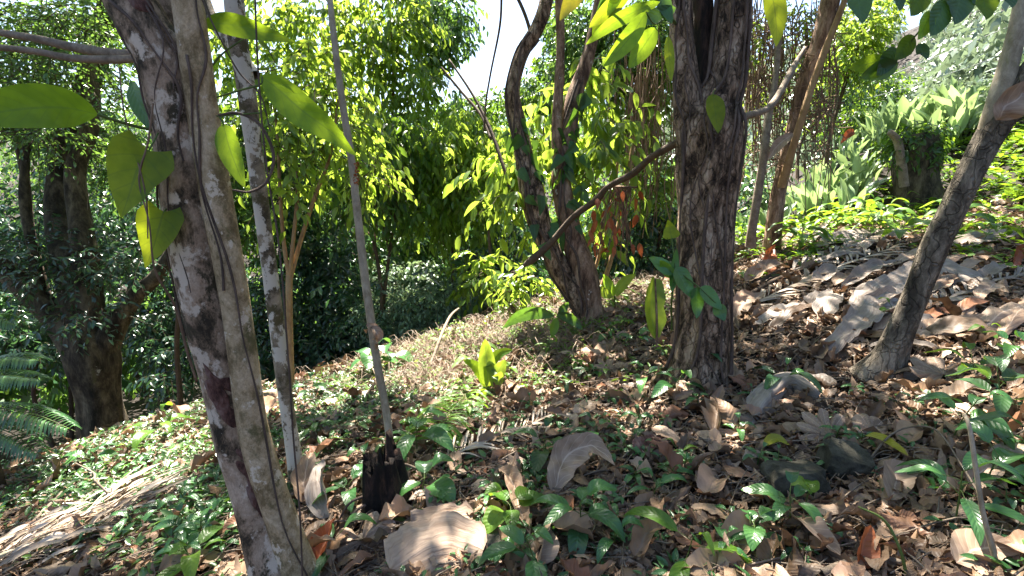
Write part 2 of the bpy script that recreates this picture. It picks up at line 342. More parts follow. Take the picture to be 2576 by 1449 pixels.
M['sheath'] = leafmat('sheath', [(.42, .28, .19), (.5, .36, .26), (.55, .41, .31)], (.3, .18, .09), 0.08, 0.6, spec=0.25, blotch=0.5, fib=10)
M['dryred'] = leafmat('rust_leaf', [(.3, .07, .025), (.35, .1, .035), (.4, .13, .05)], (.5, .12, .03), 0.3, 0.5, veins=0.7, spec=0.4, blotch=0.4)
M['drywhite'] = leafmat('bleached_leaf', [(.32, .265, .225), (.38, .32, .275), (.44, .38, .33)], (.35, .28, .2), 0.15, 0.55, spec=0.3, blotch=0.5, fib=16)
M['straw'] = leafmat('straw', [(.26, .19, .13), (.45, .35, .26), (.6, .5, .4)], (.3, .2, .1), 0.1, 0.5, spec=0.4)
M['twig'] = barkmat('twig_bark', [(.3, (.06, .04, .028)), (.7, (.16, .11, .075))], 12, 1, fine=60)
M['stick'] = barkmat('dead_stick', [(.35, (.16, .12, .085)), (.65, (.38, .3, .23))], 12, 1, fine=60)
M['mottled'] = barkmat('mottled_bark', [(.42, (.045, .034, .022)), (.47, (.18, .125, .08)), (.52, (.4, .28, .19)), (.62, (.56, .42, .31))], 7, .55, fine=130, fs=(.6, 1.15), moss=(.06, .048, .028), mossr=(.55, .585), lich=(.64, .53, .42), lichr=(.535, .575), bump=.8)
M['mottled2'] = barkmat('smooth_mottled_bark', [(.4, (.2, .14, .07)), (.5, (.42, .31, .18)), (.6, (.58, .44, .29))], 14, .7, fine=130, fs=(.6, 1.15), moss=(.13, .11, .05), mossr=(.54, .62), lich=(.62, .52, .4), lichr=(.57, .6), bump=.5)
M['scar'] = barkmat('peeling_bark', [(.4, (.06, .028, .022)), (.5, (.19, .09, .07)), (.6, (.3, .19, .16))], 14, .6, fine=50, bump=1.0)
M['white'+'bark'] = barkmat('white_lichen_bark', [(.42, (.07, .055, .035)), (.5, (.2, .16, .11)), (.6, (.34, .28, .2))], 8, 1.0, fine=60, fs=(.8,1.05), lich=(.55, .5, .42), lichr=(.49, .52), moss=(.09, .075, .035), mossr=(.53, .57), bump=.5)
M['pale'] = barkmat('pale_stem_bark', [(.4, (.27, .22, .15)), (.6, (.5, .43, .32))], 10, .5, fine=60, fs=(.7, 1.0), bump=.4, moss=(.2, .19, .09), mossr=(.55, .7))
M['orange'] = barkmat('orange_stem_bark', [(.35, (.26, .15, .07)), (.65, (.42, .28, .15))], 10, .5, fine=50, fs=(.7, 1), bump=.3)
M['rough'] = barkmat('rough_bark', [(.4, (.045, .028, .018)), (.46, (.17, .11, .07)), (.53, (.4, .27, .18)), (.62, (.6, .46, .34))], 13, .4, fine=60, fs=(.55, 1.1), bump=1.2, cracks=(17, .32), moss=(.04, .03, .02), mossr=(.55, .6))
M['red'] = barkmat('reddish_bark', [(.4, (.08, .045, .03)), (.5, (.28, .17, .11)), (.62, (.52, .36, .25))], 9, .3, fine=50, fs=(.5, 1.1), bump=1.0, lich=(.5, .46, .42), lichr=(.62, .66))
M['mossy'] = barkmat('mossy_bark', [(.4, (.025, .02, .013)), (.5, (.08, .062, .04)), (.62, (.19, .155, .1))], 7, .4, fine=40, bump=1.0, moss=(.09, .09, .02), mossr=(.56, .7), lich=(.32, .3, .26), lichr=(.66, .7))
M['leanb'] = barkmat('ridged_grey_bark', [(.4, (.06, .048, .036)), (.5, (.17, .14, .105)), (.6, (.36, .3, .23))], 8, .5, fine=45, bump=.9, cracks=(18, .3), moss=(.11, .12, .04), mossr=(.6, .75))
M['black'] = barkmat('rotten_wood_and_hollow_shade', [(.4, (.005, .004, .004)), (.5, (.02, .014, .011)), (.62, (.09, .05, .035))], 14, .2, fine=40, bump=1.2)  # stump wood; also the dark strand painted as shade in the fork
M['rock'] = barkmat('rock', [(.38, (.03, .028, .02)), (.5, (.075, .07, .052)), (.62, (.13, .12, .095))], 9, 1, fine=50, bump=.8, moss=(.08, .09, .035), mossr=(.55, .7))
M['soil'] = barkmat('soil', [(.3, (.008, .006, .005)), (.5, (.022, .015, .011)), (.7, (.05, .034, .025))], 7, 1, fine=30, bump=1.2)
M['vine'] = barkmat('vine_bark', [(.35, (.06, .042, .032)), (.65, (.2, .14, .11))], 12, .4, fine=50, bump=.6)
M['root'] = barkmat('hanging_root', [(.35, (.12, .07, .045)), (.65, (.36, .24, .16))], 12, .4, fine=50, bump=.6)
M['stemg'] = barkmat('green_stem', [(.3, (.06, .1, .02)), (.7, (.14, .2, .05))], 10, 1, fine=50, bump=.2, rough=.5)
m, n, nd, lk = newmat('cable'); b = nd('BsdfPrincipled'); b.inputs['Base Color'].default_value = (.45, .45, .42, 1); b.inputs['Roughness'].default_value = .35; o = nd('OutputMaterial'); lk(b.outputs[0], o.inputs[0]); M['cable'] = m
# ------------------------------------------------------------------ setting: ground
N_ = 330
u = np.linspace(-1, 1, N_); gx = 1.15 * np.sinh(6.2 * u); gy = 2.5 + 1.15 * np.sinh(6.2 * u)
X, Y = np.meshgrid(gx, gy, indexing='ij'); Z = np.concatenate([gz(X[i:i + 30], Y[i:i + 30]) for i in range(0, N_, 30)])
q = np.stack([X, Y, Z * 0], -1); near = np.exp(-((X ** 2 + (Y - 3) ** 2) / 60.0))
Z = Z + near * 0.05 * fbm(q * 11, 21)
mb = MB(); i = np.arange(N_ - 1)[:, None] * N_; j = np.arange(N_ - 1)
mb.add(np.stack([X, Y, Z], -1).reshape(-1, 3), np.stack([i + j, i + N_ + j, i + N_ + j + 1, i + j + 1], -1).reshape(-1, 4))
tag(mb.build('ground', M['soil']), kind='structure')
def gnorm(x, y, e=0.12):
    return unit(np.stack([-(gz(x + e, y) - gz(x - e, y)) / (2 * e), -(gz(x, y + e) - gz(x, y - e)) / (2 * e), np.ones_like(x)], -1))
def ground_samples(rng, n, pxr=(-150, 2730), pyr=(330, 1600), tmax=14, dens=None):
    """points on the ground spread evenly over metres, thinning out with distance"""
    out = []
    th = rng.uniform(-0.98, 0.98, n * 6); r = 1.0 + (tmax - 1.0) * rng.random(n * 6) ** 1.25
    x = np.sin(th) * r; y = np.cos(th) * r; z = gz(x, y); p = np.stack([x, y, z], -1)
    a, b, d = proj(p); k = (a > pxr[0]) & (a < pxr[1]) & (b > pyr[0]) & (b < pyr[1]) & (d > 0.5)
    if dens is not None: k &= rng.random(len(x)) < dens(a, b, p)
    return p[k][:n], a[k][:n], b[k][:n]
def gauss(a, b, L):
    s = 0
    for x, y, rx, ry, k in L: s = s + k * np.exp(-((a - x) / rx) ** 2 - ((b - y) / ry) ** 2)
    return s
# ---- dry leaf litter and twigs (nobody could count them)
rng = np.random.default_rng(11)
GREENY = [(300, 1150, 420, 200, .8), (800, 1050, 250, 90, .5), (1250, 870, 250, 80, .6), (2200, 500, 450, 120, .6)]
p, a, b = ground_samples(rng, 62000, pxr=(-900, 3900), pyr=(330, 2100), tmax=11, dens=lambda a, b, p: 1.0 - 0.55 * np.clip(gauss(a, b, GREENY), 0, 1))
n = len(p); nr = unit(gnorm(p[:, 0], p[:, 1]) + rng.normal(0, 0.36, (n, 3))); yd = unit(np.cross(nr, rng.normal(0, 1, (n, 3))))
sz = np.exp(rng.normal(-2.95, 0.52, n)) * (1 + 0.05 * np.linalg.norm(p, axis=1)); p[:, 2] += rng.random(n) * 0.045
mb = MB(); tp = []
for k in range(16):
    w_, f_, d_ = rng.uniform(.32, .8), rng.uniform(-.8, .9), rng.uniform(-.5, .6); V_, F_, L_0 = leaf_tpl(8, 2, width=w_, fold=f_ * .7, droop=d_, wave=.3)
    if k % 5 == 4: V_ = V_ * [.35, 1.2, 1]                     # narrow strips
    ed = (1 + .5 * fbm(V_ * [0, 9, 0] + [k, 0, k * 3.1], k, 3) * (np.abs(L_0[:, 0]) > .6))[:, None]; V_ = V_ * np.concatenate([ed, np.ones_like(ed), np.ones_like(ed)], 1)
    V_ = V_ + np.stack([  .25 * fbm(V_ * 3 + k, 1, 3), .12 * fbm(V_ * 4 + k, 2, 2), .4 * fbm(V_ * 3.2 + k, 3, 3)], -1); V_[:, 0] += .18 * np.sin(V_[:, 1] * 2 + k) ; tp.append((V_, F_, L_0))
pick = rng.integers(0, len(tp), n); Mx = frame_from(yd, nr); rr = rng.random(n)
for k, t_ in enumerate(tp): s_ = pick == k; inst(mb, t_, p[s_], Mx[s_], sz[s_], rr[s_])
tag(mb.build('leaf_litter', M['litter']), kind='stuff')
p, a, b = ground_samples(rng, 6000, tmax=9)
mb = MB()
for q in p:
    an = rng.uniform(0, PI) if rng.random() < .5 else rng.normal(.35, .35); L = rng.uniform(.06, .3) * (2.5 if rng.random() < .12 else 1); d = np.array([math.cos(an), math.sin(an), 0])
    e = [q - d * L / 2, q + rng.normal(0, .02, 3), q + d * L / 2]
    e = [np.array([v[0], v[1], float(gz(v[0], v[1])) + rng.uniform(.01, .07)]) for v in e]
    tube(mb, smooth_path(e, 5), np.linspace(1, .5, 5) * rng.uniform(.0015, .005), 4, cap=False)
tag(mb.build('fallen_twigs', M['stick']), kind='stuff')
# ---- low ground cover on the left slope, the ridge and the right slope
def cover(rng, n, dens, hl, lsize, mat, name, nl=6, tmax=12):
    p, a, b = ground_samples(rng, n, tmax=tmax, dens=dens); n = len(p); mb = MB()
    az = rng.uniform(0, 2 * PI, (n, nl)); el = rng.uniform(-.25, .7, (n, nl)); h = rng.uniform(.3, 1, (n, nl)) * hl * rng.uniform(.5, 1.3, (n, 1))
    d = np.stack([np.cos(az) * np.cos(el), np.sin(az) * np.cos(el), np.sin(el)], -1).reshape(-1, 3)
    pos = np.repeat(p, nl, 0) + d * [.02, .02, 0]; pos[:, 2] += h.ravel()
    inst(mb, TM if tmax < 9 else TS, pos, frame_from(d, [0, 0, 1.0] + rng.normal(0, .3, d.shape)), lsize * rng.uniform(.5, 1.25, len(pos)) * np.repeat(rng.uniform(.7, 1.4, n), nl), np.clip(np.repeat(rng.random(n), nl) * .7 + rng.random(len(pos)) * .3, 0, 1))
    tag(mb.build(name, M[mat]), kind='stuff')
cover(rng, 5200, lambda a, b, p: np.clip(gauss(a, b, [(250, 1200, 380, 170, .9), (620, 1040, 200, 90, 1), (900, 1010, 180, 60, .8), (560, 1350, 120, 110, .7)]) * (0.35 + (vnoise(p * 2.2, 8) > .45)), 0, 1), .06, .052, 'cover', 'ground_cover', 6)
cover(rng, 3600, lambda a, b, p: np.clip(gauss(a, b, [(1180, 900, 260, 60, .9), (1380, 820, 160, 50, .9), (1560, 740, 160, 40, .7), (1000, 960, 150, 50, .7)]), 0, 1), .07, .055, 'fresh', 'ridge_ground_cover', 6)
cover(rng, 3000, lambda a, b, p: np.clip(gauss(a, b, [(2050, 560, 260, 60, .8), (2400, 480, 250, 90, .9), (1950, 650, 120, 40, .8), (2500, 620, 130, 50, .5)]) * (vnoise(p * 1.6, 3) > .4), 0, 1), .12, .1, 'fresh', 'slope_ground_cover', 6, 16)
cover(rng, 420, lambda a, b, p: (b > 900) & (a > 850) & (vnoise(p * 1.7, 5) > .5), .07, .05, 'seed', 'small_herbs', 5, 6)
cover(rng, 2600, lambda a, b, p: np.clip(gauss(a, b, [(2520, 400, 120, 70, 1), (2450, 360, 200, 50, .9), (2570, 480, 60, 60, .7)]), 0, 1), .3, .17, 'fresh', 'upper_slope_ground_cover', 7, 18)
# thin dead grass on the sunlit ridge
p, a, b = ground_samples(rng, 8500, tmax=9, dens=lambda a, b, p: np.clip(gauss(a, b, [(1150, 900, 230, 60, 1), (1550, 750, 180, 40, 1), (1330, 830, 150, 50, 1), (1050, 960, 120, 40, 1)]), 0, 1))
mb = MB()
for q in p:
    an = rng.uniform(0, 2 * PI); L = rng.uniform(.1, .35); d = np.array([math.cos(an), math.sin(an), rng.uniform(.0, .9)]); 
    tube(mb, smooth_path([q, q + d * L * .6 + [0, 0, .04], q + d * L * [1, 1, .4]], 5), np.linspace(.0035, .0015, 5), 3, cap=False, rnd=.5)
tag(mb.build('dead_grass', M['straw']), kind='stuff')

# ------------------------------------------------------------------ canopy overhead (unseen above the frame, shaped to shade and dapple the slope)
LIT = [(1180, 900, 300, 100, 1.3), (1420, 820, 170, 70, 1.2), (1560, 735, 190, 45, 1.1), (1000, 990, 110, 40, .5), (2150, 540, 420, 75, 1.0), (2350, 420, 350, 90, 1.0), (1950, 660, 170, 50, .9),
       (2120, 850, 110, 50, .75), (2200, 770, 140, 30, .6), (230, 1330, 230, 55, .8), (1080, 1400, 160, 55, .6), (440, 1420, 170, 60, .6), (1160, 1030, 60, 40, .7), (1290, 1230, 70, 40, .5), (1960, 1060, 90, 40, .5), (2420, 960, 130, 30, .6), (250, 1150, 350, 110, .8), (60, 1080, 200, 120, .6), (700, 1020, 180, 60, .4)]
def shade_canopy_clusters(rng, n):
    """centres of overhead leaf clusters; gaps are shaped to place sun patches on the ground"""
    h = rng.uniform(5.0, 9.0, n * 3); g = np.stack([rng.uniform(-9, 11, n * 3), rng.uniform(-1.5, 14, n * 3)], -1)
    z = gz(g[:, 0], g[:, 1]); k = (h) / SUN[2]
    c = np.stack([g[:, 0] + SUN[0] * k, g[:, 1] + SUN[1] * k, z + h], -1)
    a, b, d = proj(np.stack([g[:, 0], g[:, 1], z], -1)); lit = np.where((d > .3) & (b < 1500), gauss(a, b, LIT), .13)
    ns = vnoise(np.stack([g[:, 0], g[:, 1], z * 0], -1) * 2.6, 31) * .42 + vnoise(np.stack([g[:, 0], g[:, 1], z * 0], -1) * 6, 32) * .58
    ok = ns > 0.4 + 0.7 * lit
    x, y, d2 = proj(c); ok &= ~((d2 > 0) & (y > -75 - 590 * 0.45 / np.maximum(d2, .1) * 2) & (x > -300) & (x < 2900))
    return c[ok][:n]
CAN = shade_canopy_clusters(np.random.default_rng(5), 3400)
CTREE = []                                       # (root thing, trunk top) filled in by the trees below
def finish_shade_canopy():
    tops = np.array([t for r, t, mt in CTREE]); own = np.argmin(np.linalg.norm(CAN[:, None, :2] - tops[None, :, :2], axis=-1), axis=1)
    rg = np.random.default_rng(17)
    for k, (root, top, mt) in enumerate(CTREE):
        c = CAN[own == k]; m = 5
        if not len(c): continue
        lb = MB(); wb = MB(); org = np.repeat(c, m, 0) + rg.normal(0, .13, (len(c) * m, 3))
        def cl(ps):
            x, y, d = proj(ps); return ~((d > 0) & (y > -12) & (x > -60) & (x < 2640))
        twigs(rg, org, rg.normal(0, 1, org.shape) * [1, 1, .4], .42, 8, .13, mb=lb, wb=wb, cull=cl)
        o = np.array(root.location); lb.build('crown', M[mt], root, o)  # unseen crown, its gaps shaped to throw light and shade below
        for q in c[rg.permutation(len(c))[:26]]:
            e = smooth_path([top - [0, 0, .4], top * .6 + q * .4 + rg.normal(0, .2, 3) + [0, 0, .3], q], 9)
            if cl(e).all(): tube(wb, e, np.linspace(.035, .006, 9), 5, cap=False)
        wb.build('limb', M['twig'], root, o)

# ------------------------------------------------------------------ climbers on trunks
def vine_on(mb, path4, s0, s1, a0, a1, r=.006, n=40, wig=.25, seed=0, off=1.05, face=True):
    """a vine winding on a trunk: path4 rows (x, y, z, radius); angle 0 faces the camera"""
    p3 = path4[:, :3]; m = len(p3); out = []; rg = np.random.default_rng(seed); ph = rg.uniform(0, 6, 3)
    for t in np.linspace(0, 1, n):
        s = (s0 + (s1 - s0) * t) * (m - 1); k = min(int(s), m - 2); f = s - k; c = p3[k] * (1 - f) + p3[k + 1] * f; R = path4[k, 3] * (1 - f) + path4[k + 1, 3] * f
        T = unit(p3[k + 1] - p3[k]); A = unit(CAM - c); A = unit(A - T * np.dot(A, T)); B = np.cross(T, A)
        an = a0 + (a1 - a0) * t + wig * math.sin(t * 9 + ph[0]) + wig * .5 * math.sin(t * 23 + ph[1])
        out.append(c + (A * math.cos(an) + B * math.sin(an)) * (R * (off + .04 * math.sin(t * 17 + ph[2])) + r * .6))
    rr = r * (1 + .25 * np.sin(np.linspace(0, 20, n) + seed)); tube(mb, np.array(out), rr, 6); return np.array(out)
def on_trunk(path4, s, an, off=1.0):
    m = len(path4); q = s * (m - 1); k = min(int(q), m - 2); f = q - k; c = path4[k, :3] * (1 - f) + path4[k + 1, :3] * f; R = path4[k, 3] * (1 - f) + path4[k + 1, 3] * f
    T = unit(path4[k + 1, :3] - path4[k, :3]); A = unit(CAM - c); A = unit(A - T * np.dot(A, T)); B = np.cross(T, A)
    return c + (A * math.cos(an) + B * math.sin(an)) * R * off
W_OV = lambda s: np.sin(PI * np.clip(s, 0, 1) ** 0.75) ** 0.75 * (1 - .2 * s)
W_LAN = lambda s: np.clip(np.sin(PI * np.clip(s, 0, 1) ** 0.85), 0, 1) ** 0.7
W_PT = lambda s: np.clip(np.sin(PI * np.clip(s, 0, 1) ** .85), 0, 1) ** .95 * (1 - .1 * s) + .02
W_HEART = lambda s: np.clip(1.02 * (1 - s ** 1.6) * np.clip(.62 + s * 3, 0, 1), 0, 1)
def blade(mb, line, width, wf=W_LAN, normal=None, n=14, nw=2, cup=.12, wave=.03, jag=0.0, seed=0, rnd=.5, crump=0.0, lobe=0.0):
    line = smooth_path(line, n + 1); T = unit(np.gradient(line, axis=0)); nm = unit(np.array([0, -.45, .9]) if normal is None else np.array(normal, float))
    S_ = unit(np.cross(T, nm)); Nn = np.cross(S_, T); s = np.linspace(0, 1, n + 1); a = np.linspace(-1, 1, 2 * nw + 1); w_ = wf(s) * width / 2 + .001
    A, S2 = np.meshgrid(a, s); jg = np.ones_like(A)
    if jag:
        for sd in (-1, 1):
            jn = 1 + jag * 2.2 * fbm(np.stack([s * 9, s * 0 + sd * 3.3, s * 0 + seed], -1), seed, 4); jg = np.where(np.sign(A) == sd, jn[:, None], jg)
    V = line[:, None] + S_[:, None] * (A * jg * w_[:, None])[..., None] - T[:, None] * (lobe * width * np.abs(A) ** 1.4 * np.clip(1 - S2 * 4, 0, 1))[..., None]
    V = V + Nn[:, None] * (cup * w_[:, None] * np.abs(A) ** 1.3 * 2 + wave * width * np.sin(S2 * 19 + A * 2.5 + seed) * np.abs(A))[..., None]
    if crump: V = V + Nn[:, None] * (crump * 2 * fbm(V * 9, seed, 3))[..., None] + S_[:, None] * (crump * fbm(V * 14, seed + 4, 2))[..., None]
    k = 2 * nw + 1; i = np.arange(n)[:, None] * k; j = np.arange(2 * nw)
    F = np.stack([i + j, i + j + 1, i + k + j + 1, i + k + j], -1).reshape(-1, 4)
    mb.add(V.reshape(-1, 3), F, rnd, np.stack([A, S2, A * 0 + rnd], -1).reshape(-1, 3))
def pline(*pts): return [P(*q) for q in pts]
def one(name, mat, fn, parent=None, origin=(0, 0, 0)):
    mb = MB(); fn(mb); return mb.build(name, M[mat], parent, origin)

# ------------------------------------------------------------------ the trees of the foreground
def tree(name, base, label, group=None): return thing(name, base, label, 'tree', group)
# 1 mottled twin stem tree at the left
A1 = [(745,1640,2.1,200),(722,1520,2.02,150),(702,1449,1.98,128),(655,1300,1.93,100),(592,1100,1.86,88),(548,900,1.8,100),(512,724,1.75,118),(472,500,1.68,122),(440,300,1.62,114),(405,150,1.58,120),(335,20,1.56,118),(265,-120,1.56,105),(150,-330,1.6,90)]
B1 = [(810,1640,2.1,150),(782,1520,2.0,104),(758,1449,1.96,88),(706,1300,1.9,74),(642,1100,1.83,70),(612,900,1.77,66),(586,724,1.72,68),(545,500,1.66,72),(512,300,1.62,72),(492,150,1.58,72),(472,0,1.55,70),(445,-150,1.54,70),(400,-350,1.56,60)]
C1 = [(450,210,1.62,90),(430,120,1.64,95),(415,0,1.66,100),(390,-140,1.68,90),(330,-350,1.7,70)]
b0 = G(715, 1449); r1 = tree('mottled_tree', b0, 'large twin-stemmed tree with mottled white and dark bark leaning left in the left foreground')
mb = MB(); pA = ptube(mb, A1, 150, 36, lump=.10, ls=7, flute=.035, nf=3, seed=1); r1t = mb.build('trunk', M['mottled'], r1, b0)
mb = MB(); pB = ptube(mb, B1, 150, 30, lump=.08, ls=8, flute=.02, nf=3, seed=2); ob = mb.build('trunk', M['mottled2'], r1, b0); ob['label'] = 'slimmer right-hand stem with smoother tan bark'
mb = MB(); ptube(mb, C1, 40, 24, lump=.12, ls=8, seed=3); mb.build('limb', M['mottled'], r1, b0)
mb = MB(); V = []
m0 = int(.375 * 149)
for k in range(24):                                    # raised peeling bark, lower left
    s = .255 + .165 * k / 23; ctr = on_trunk(pA, s, -.1 + .25 * math.sin(k * 1.1), 1.0)
rgs = np.random.default_rng(3)
def scar(mb, path, s0, s1, a0, a1, seed, off=1.035):
    n_, k_ = 22, 12; s = np.linspace(s0, s1, n_); vv = []; ll = []
    for i_, q in enumerate(s):
        c1 = a0 + .9 * float(fbm(np.array([q * 30, 0, seed]), 1, 3)); c2 = a1 + .9 * float(fbm(np.array([q * 34, 3, seed]), 2, 3)); e = math.sin(PI * i_ / (n_ - 1)) ** .35
        mid = (c1 + c2) / 2 + .5 * (i_ / n_ - .5) * -1
        for j_ in range(k_ + 1):
            f = j_ / k_; an = mid + (c2 - c1) * e * (f - .5); ed = min(f, 1 - f, (i_ + .01) / n_, 1 - i_ / n_) * 8
            o_ = 1.0 + (off - 1) * min(1, ed) + .05 * float(fbm(np.array([q * 60, an * 5, seed]), 3, 3)) * min(1, ed) - .03 * (ed < .2); vv.append(on_trunk(path, q, an, o_)); ll.append((f, i_ / n_, .5))
    i = np.arange(n_ - 1)[:, None] * (k_ + 1); j = np.arange(k_)
    mb.add(vv, np.stack([i + j, i + j + 1, i + k_ + 1 + j + 1, i + k_ + 1 + j], -1).reshape(-1, 4), .5, np.array(ll))
mb = MB()
for k in range(15):
    up = k % 2; sc_ = rgs.uniform(.345, .405) if up else rgs.uniform(.265, .36); ac = (rgs.uniform(-.75, .35) if up else rgs.uniform(-.05, .85)); hs = rgs.uniform(.008, .022); ha = rgs.uniform(.12, .32)
    scar(mb, pA, sc_ - hs, sc_ + hs, ac - ha, ac + ha, 5 + k, rgs.uniform(1.03, 1.07))
o = mb.build('peeling_bark', M['scar'], r1, b0); o['label'] = 'dark purplish peeling bark patch low on the trunk'
mb = MB(); scar(mb, pA, .80, .87, -.2, .9, 15, 1.1); mb.build('knot', M['scar'], r1, b0)
CTREE.append((r1, P(300, -350, 1.6) + [0, 0, 1.2], 'lit'))
mb = MB(); ptube(mb, [(310,145,2.0,26),(200,130,2.0,24),(90,105,2.0,20),(-60,75,2.0,18)], 24, 8, lump=.1); rb = G(-200, 1100)
def branch_thing(name, label, pts, mat, n=24, seg=8, **k):
    mb = MB(); ptube(mb, pts, n, seg, lump=.12, ls=8, **k); o0 = P(*pts[0][:3]); o = mb.build(name, M[mat], None, o0); return tag(o, label, 'branch')
branch_thing('branch', 'upper of two bare horizontal branches reaching the mottled trunk from the left edge', [(395,132,1.85,22),(300,136,1.9,24),(180,118,2.0,22),(80,95,2.0,18),(-80,70,2.1,16)], 'stick')
branch_thing('branch', 'lower of two bare horizontal branches reaching the mottled trunk from the left edge', [(400,140,1.8,18),(300,150,1.85,20),(180,146,1.9,18),(80,128,1.9,16),(-80,112,1.9,14)], 'stick')
# vines on the mottled tree
def vines(label, specs, path, mat='vine', cat='vine', name='climbing_vine', base=None):
    mb = MB()
    for q in specs: vine_on(mb, path, *q[:4], r=q[4], wig=q[5], seed=q[6], off=1.03)
    return tag(mb.build(name, M[mat], None, np.array(path[0, :3])), label, cat)
vines('dark vine winding straight up the groove between the two stems of the mottled tree', [(.12,.97,1.0,.7,.005,.15,1)], pA)
vines('thin brown vines crossing the face of the mottled tree', [(.5,.98,-.9,1.0,.003,.3,2),(.08,.5,.5,1.35,.0035,.3,3),(.62,.99,.2,-.8,.0045,.25,4),(.7,.99,.6,-.3,.0025,.3,5),(.45,.8,-1.3,-.9,.003,.2,6)], pA)
vines('thin vine wrapped round the right stem of the mottled tree', [(.1,.75,.6,-.5,.004,.4,7),(.5,.9,-.8,.8,.004,.3,8)], pB)
def wire(name, label, cat, pts, mat='vine', n=40, seg=6, lump=0.0, **k):
    mb = MB(); ptube(mb, pts, n, seg, lump=lump, **k); o = mb.build(name, M[mat], None, P(*pts[0][:3])); return tag(o, label, cat)
wire('hanging_vine', 'curled brown vine looping out from the mottled tree to the white-patched trunk', 'vine', [(550,290,1.6,7),(600,285,1.6,8),(655,315,1.62,8),(688,390,1.65,8),(672,455,1.65,7),(630,482,1.62,6),(585,478,1.6,5)], lump=.05)
wire('hanging_vine', 'long thin dark vine hanging straight down beside the white-patched trunk', 'vine', [(640,-60,1.55,5),(648,150,1.55,5),(668,400,1.6,5),(702,620,1.65,5),(725,900,1.7,5),(738,1100,1.75,5),(755,1300,1.8,5),(762,1500,1.85,5)])
wire('hanging_vine', 'thin dark vine hanging diagonally left of the white-patched trunk top', 'vine', [(500,-20,1.55,4),(545,80,1.55,4),(600,180,1.6,4),(655,240,1.6,4),(680,330,1.62,3)])
wire('hanging_vine', 'tangled thin vine dangling along the left side of the mottled trunk', 'vine', [(385,260,1.5,5),(372,360,1.5,5),(350,450,1.5,5),(375,560,1.5,4),(390,680,1.52,5),(440,770,1.6,6),(470,880,1.65,7),(495,960,1.7,6)], 'root', lump=.1)
wire('hanging_vine', 'second thin vine dangling past the heart-shaped leaves', 'vine', [(300,170,1.5,3),(312,280,1.5,4),(345,400,1.5,4),(368,500,1.5,4),(372,600,1.52,3)], 'root')
# 2 slender white-patched tree
D1 = [(765,1290,2.7,64),(750,1220,2.68,44),(739,1140,2.65,36),(724,1040,2.6,34),(707,900,2.55,36),(688,750,2.5,37),(670,620,2.45,36),(655,500,2.4,38),(638,370,2.35,40),(620,230,2.3,44),(600,110,2.25,46),(588,-10,2.2,46),(575,-150,2.2,46),(560,-400,2.25,42)]
b0 = G(745, 1220); r2 = tree('slender_tree', b0, 'slender leaning tree with white lichen patches, just right of the mottled tree')
mb = MB(); pD = ptube(mb, D1, 120, 20, lump=.08, ls=9, seed=4); mb.build('trunk', M['whitebark'], r2, b0)
mb = MB(); ptube(mb, [(640,190,2.3,30),(590,120,2.32,30),(540,60,2.35,28),(500,-40,2.4,26)], 24, 12, lump=.1); mb.build('limb', M['whitebark'], r2, b0)
CTREE.append((r2, P(560, -400, 2.25) + [0, .4, 1.5], 'lit'))
# 3 orange forked sapling with bright crown
b0 = G(733, 930, 12); r3 = tree('forked_sapling', b0, 'thin orange-stemmed sapling forking into three behind the white-patched trunk')
mb = MB(); tt = np.linalg.norm(b0[:2]) / .95
ptube(mb, [(733,960,4.9,16),(730,850,4.8,15),(727,740,4.7,17),(728,690,4.7,17)], 24, 8, lump=.05); mb.build('trunk', M['orange'], r3, b0)
for pts in ([(728,700,4.7,12),(715,620,4.6,10),(705,500,4.5,9),(700,380,4.5,8),(690,250,4.5,6)], [(728,700,4.7,12),(738,600,4.6,10),(748,490,4.6,9),(745,400,4.6,7),(760,300,4.6,5)], [(730,700,4.7,13),(755,610,4.7,11),(790,500,4.6,10),(832,385,4.6,8),(850,250,4.6,6)]):
    mb = MB(); ptube(mb, pts, 24, 8, lump=.06); mb.build('limb', M['orange'], r3, b0)
def pblobs(L): return [(P(x, y, t), np.array([r, r * 1.1, r * ry]) / FL * t) for x, y, t, r, ry in L]
rg = np.random.default_rng(31)
def crown(root, org0, L, n, size, mat, tl=.45, nl=8, droop=.5, hang=.5, tpl=TS, cull=keep, shell=.5, flat=.5, rbias=0., rspan=1., name='crown', wr=.004, wmat='twig', updir=0.0):
    bl = pblobs(L); pts, d = blobs_pts(rg, bl, n, shell); lb = MB(); wb = MB()
    twigs(rg, pts, d * [1, 1, .6] + rg.normal(0, .5, d.shape) + [0, 0, updir], tl, nl, size, droop, hang, tpl, lb, wb, cull, flat=flat, rbias=rbias, rspan=rspan, wr=wr)
    if name: lb.build(name, M[mat], root, org0)
    wb.build('twigs', M[wmat], root, org0); return bl
crown(r3, b0, [(720,380,4.5,60,1),(840,330,4.6,90,.9),(780,230,4.6,100,.8),(900,420,4.8,70,.6),(700,480,4.5,40,.8)], 210, .13, 'lit', .4, 7, .5, .6, TM)
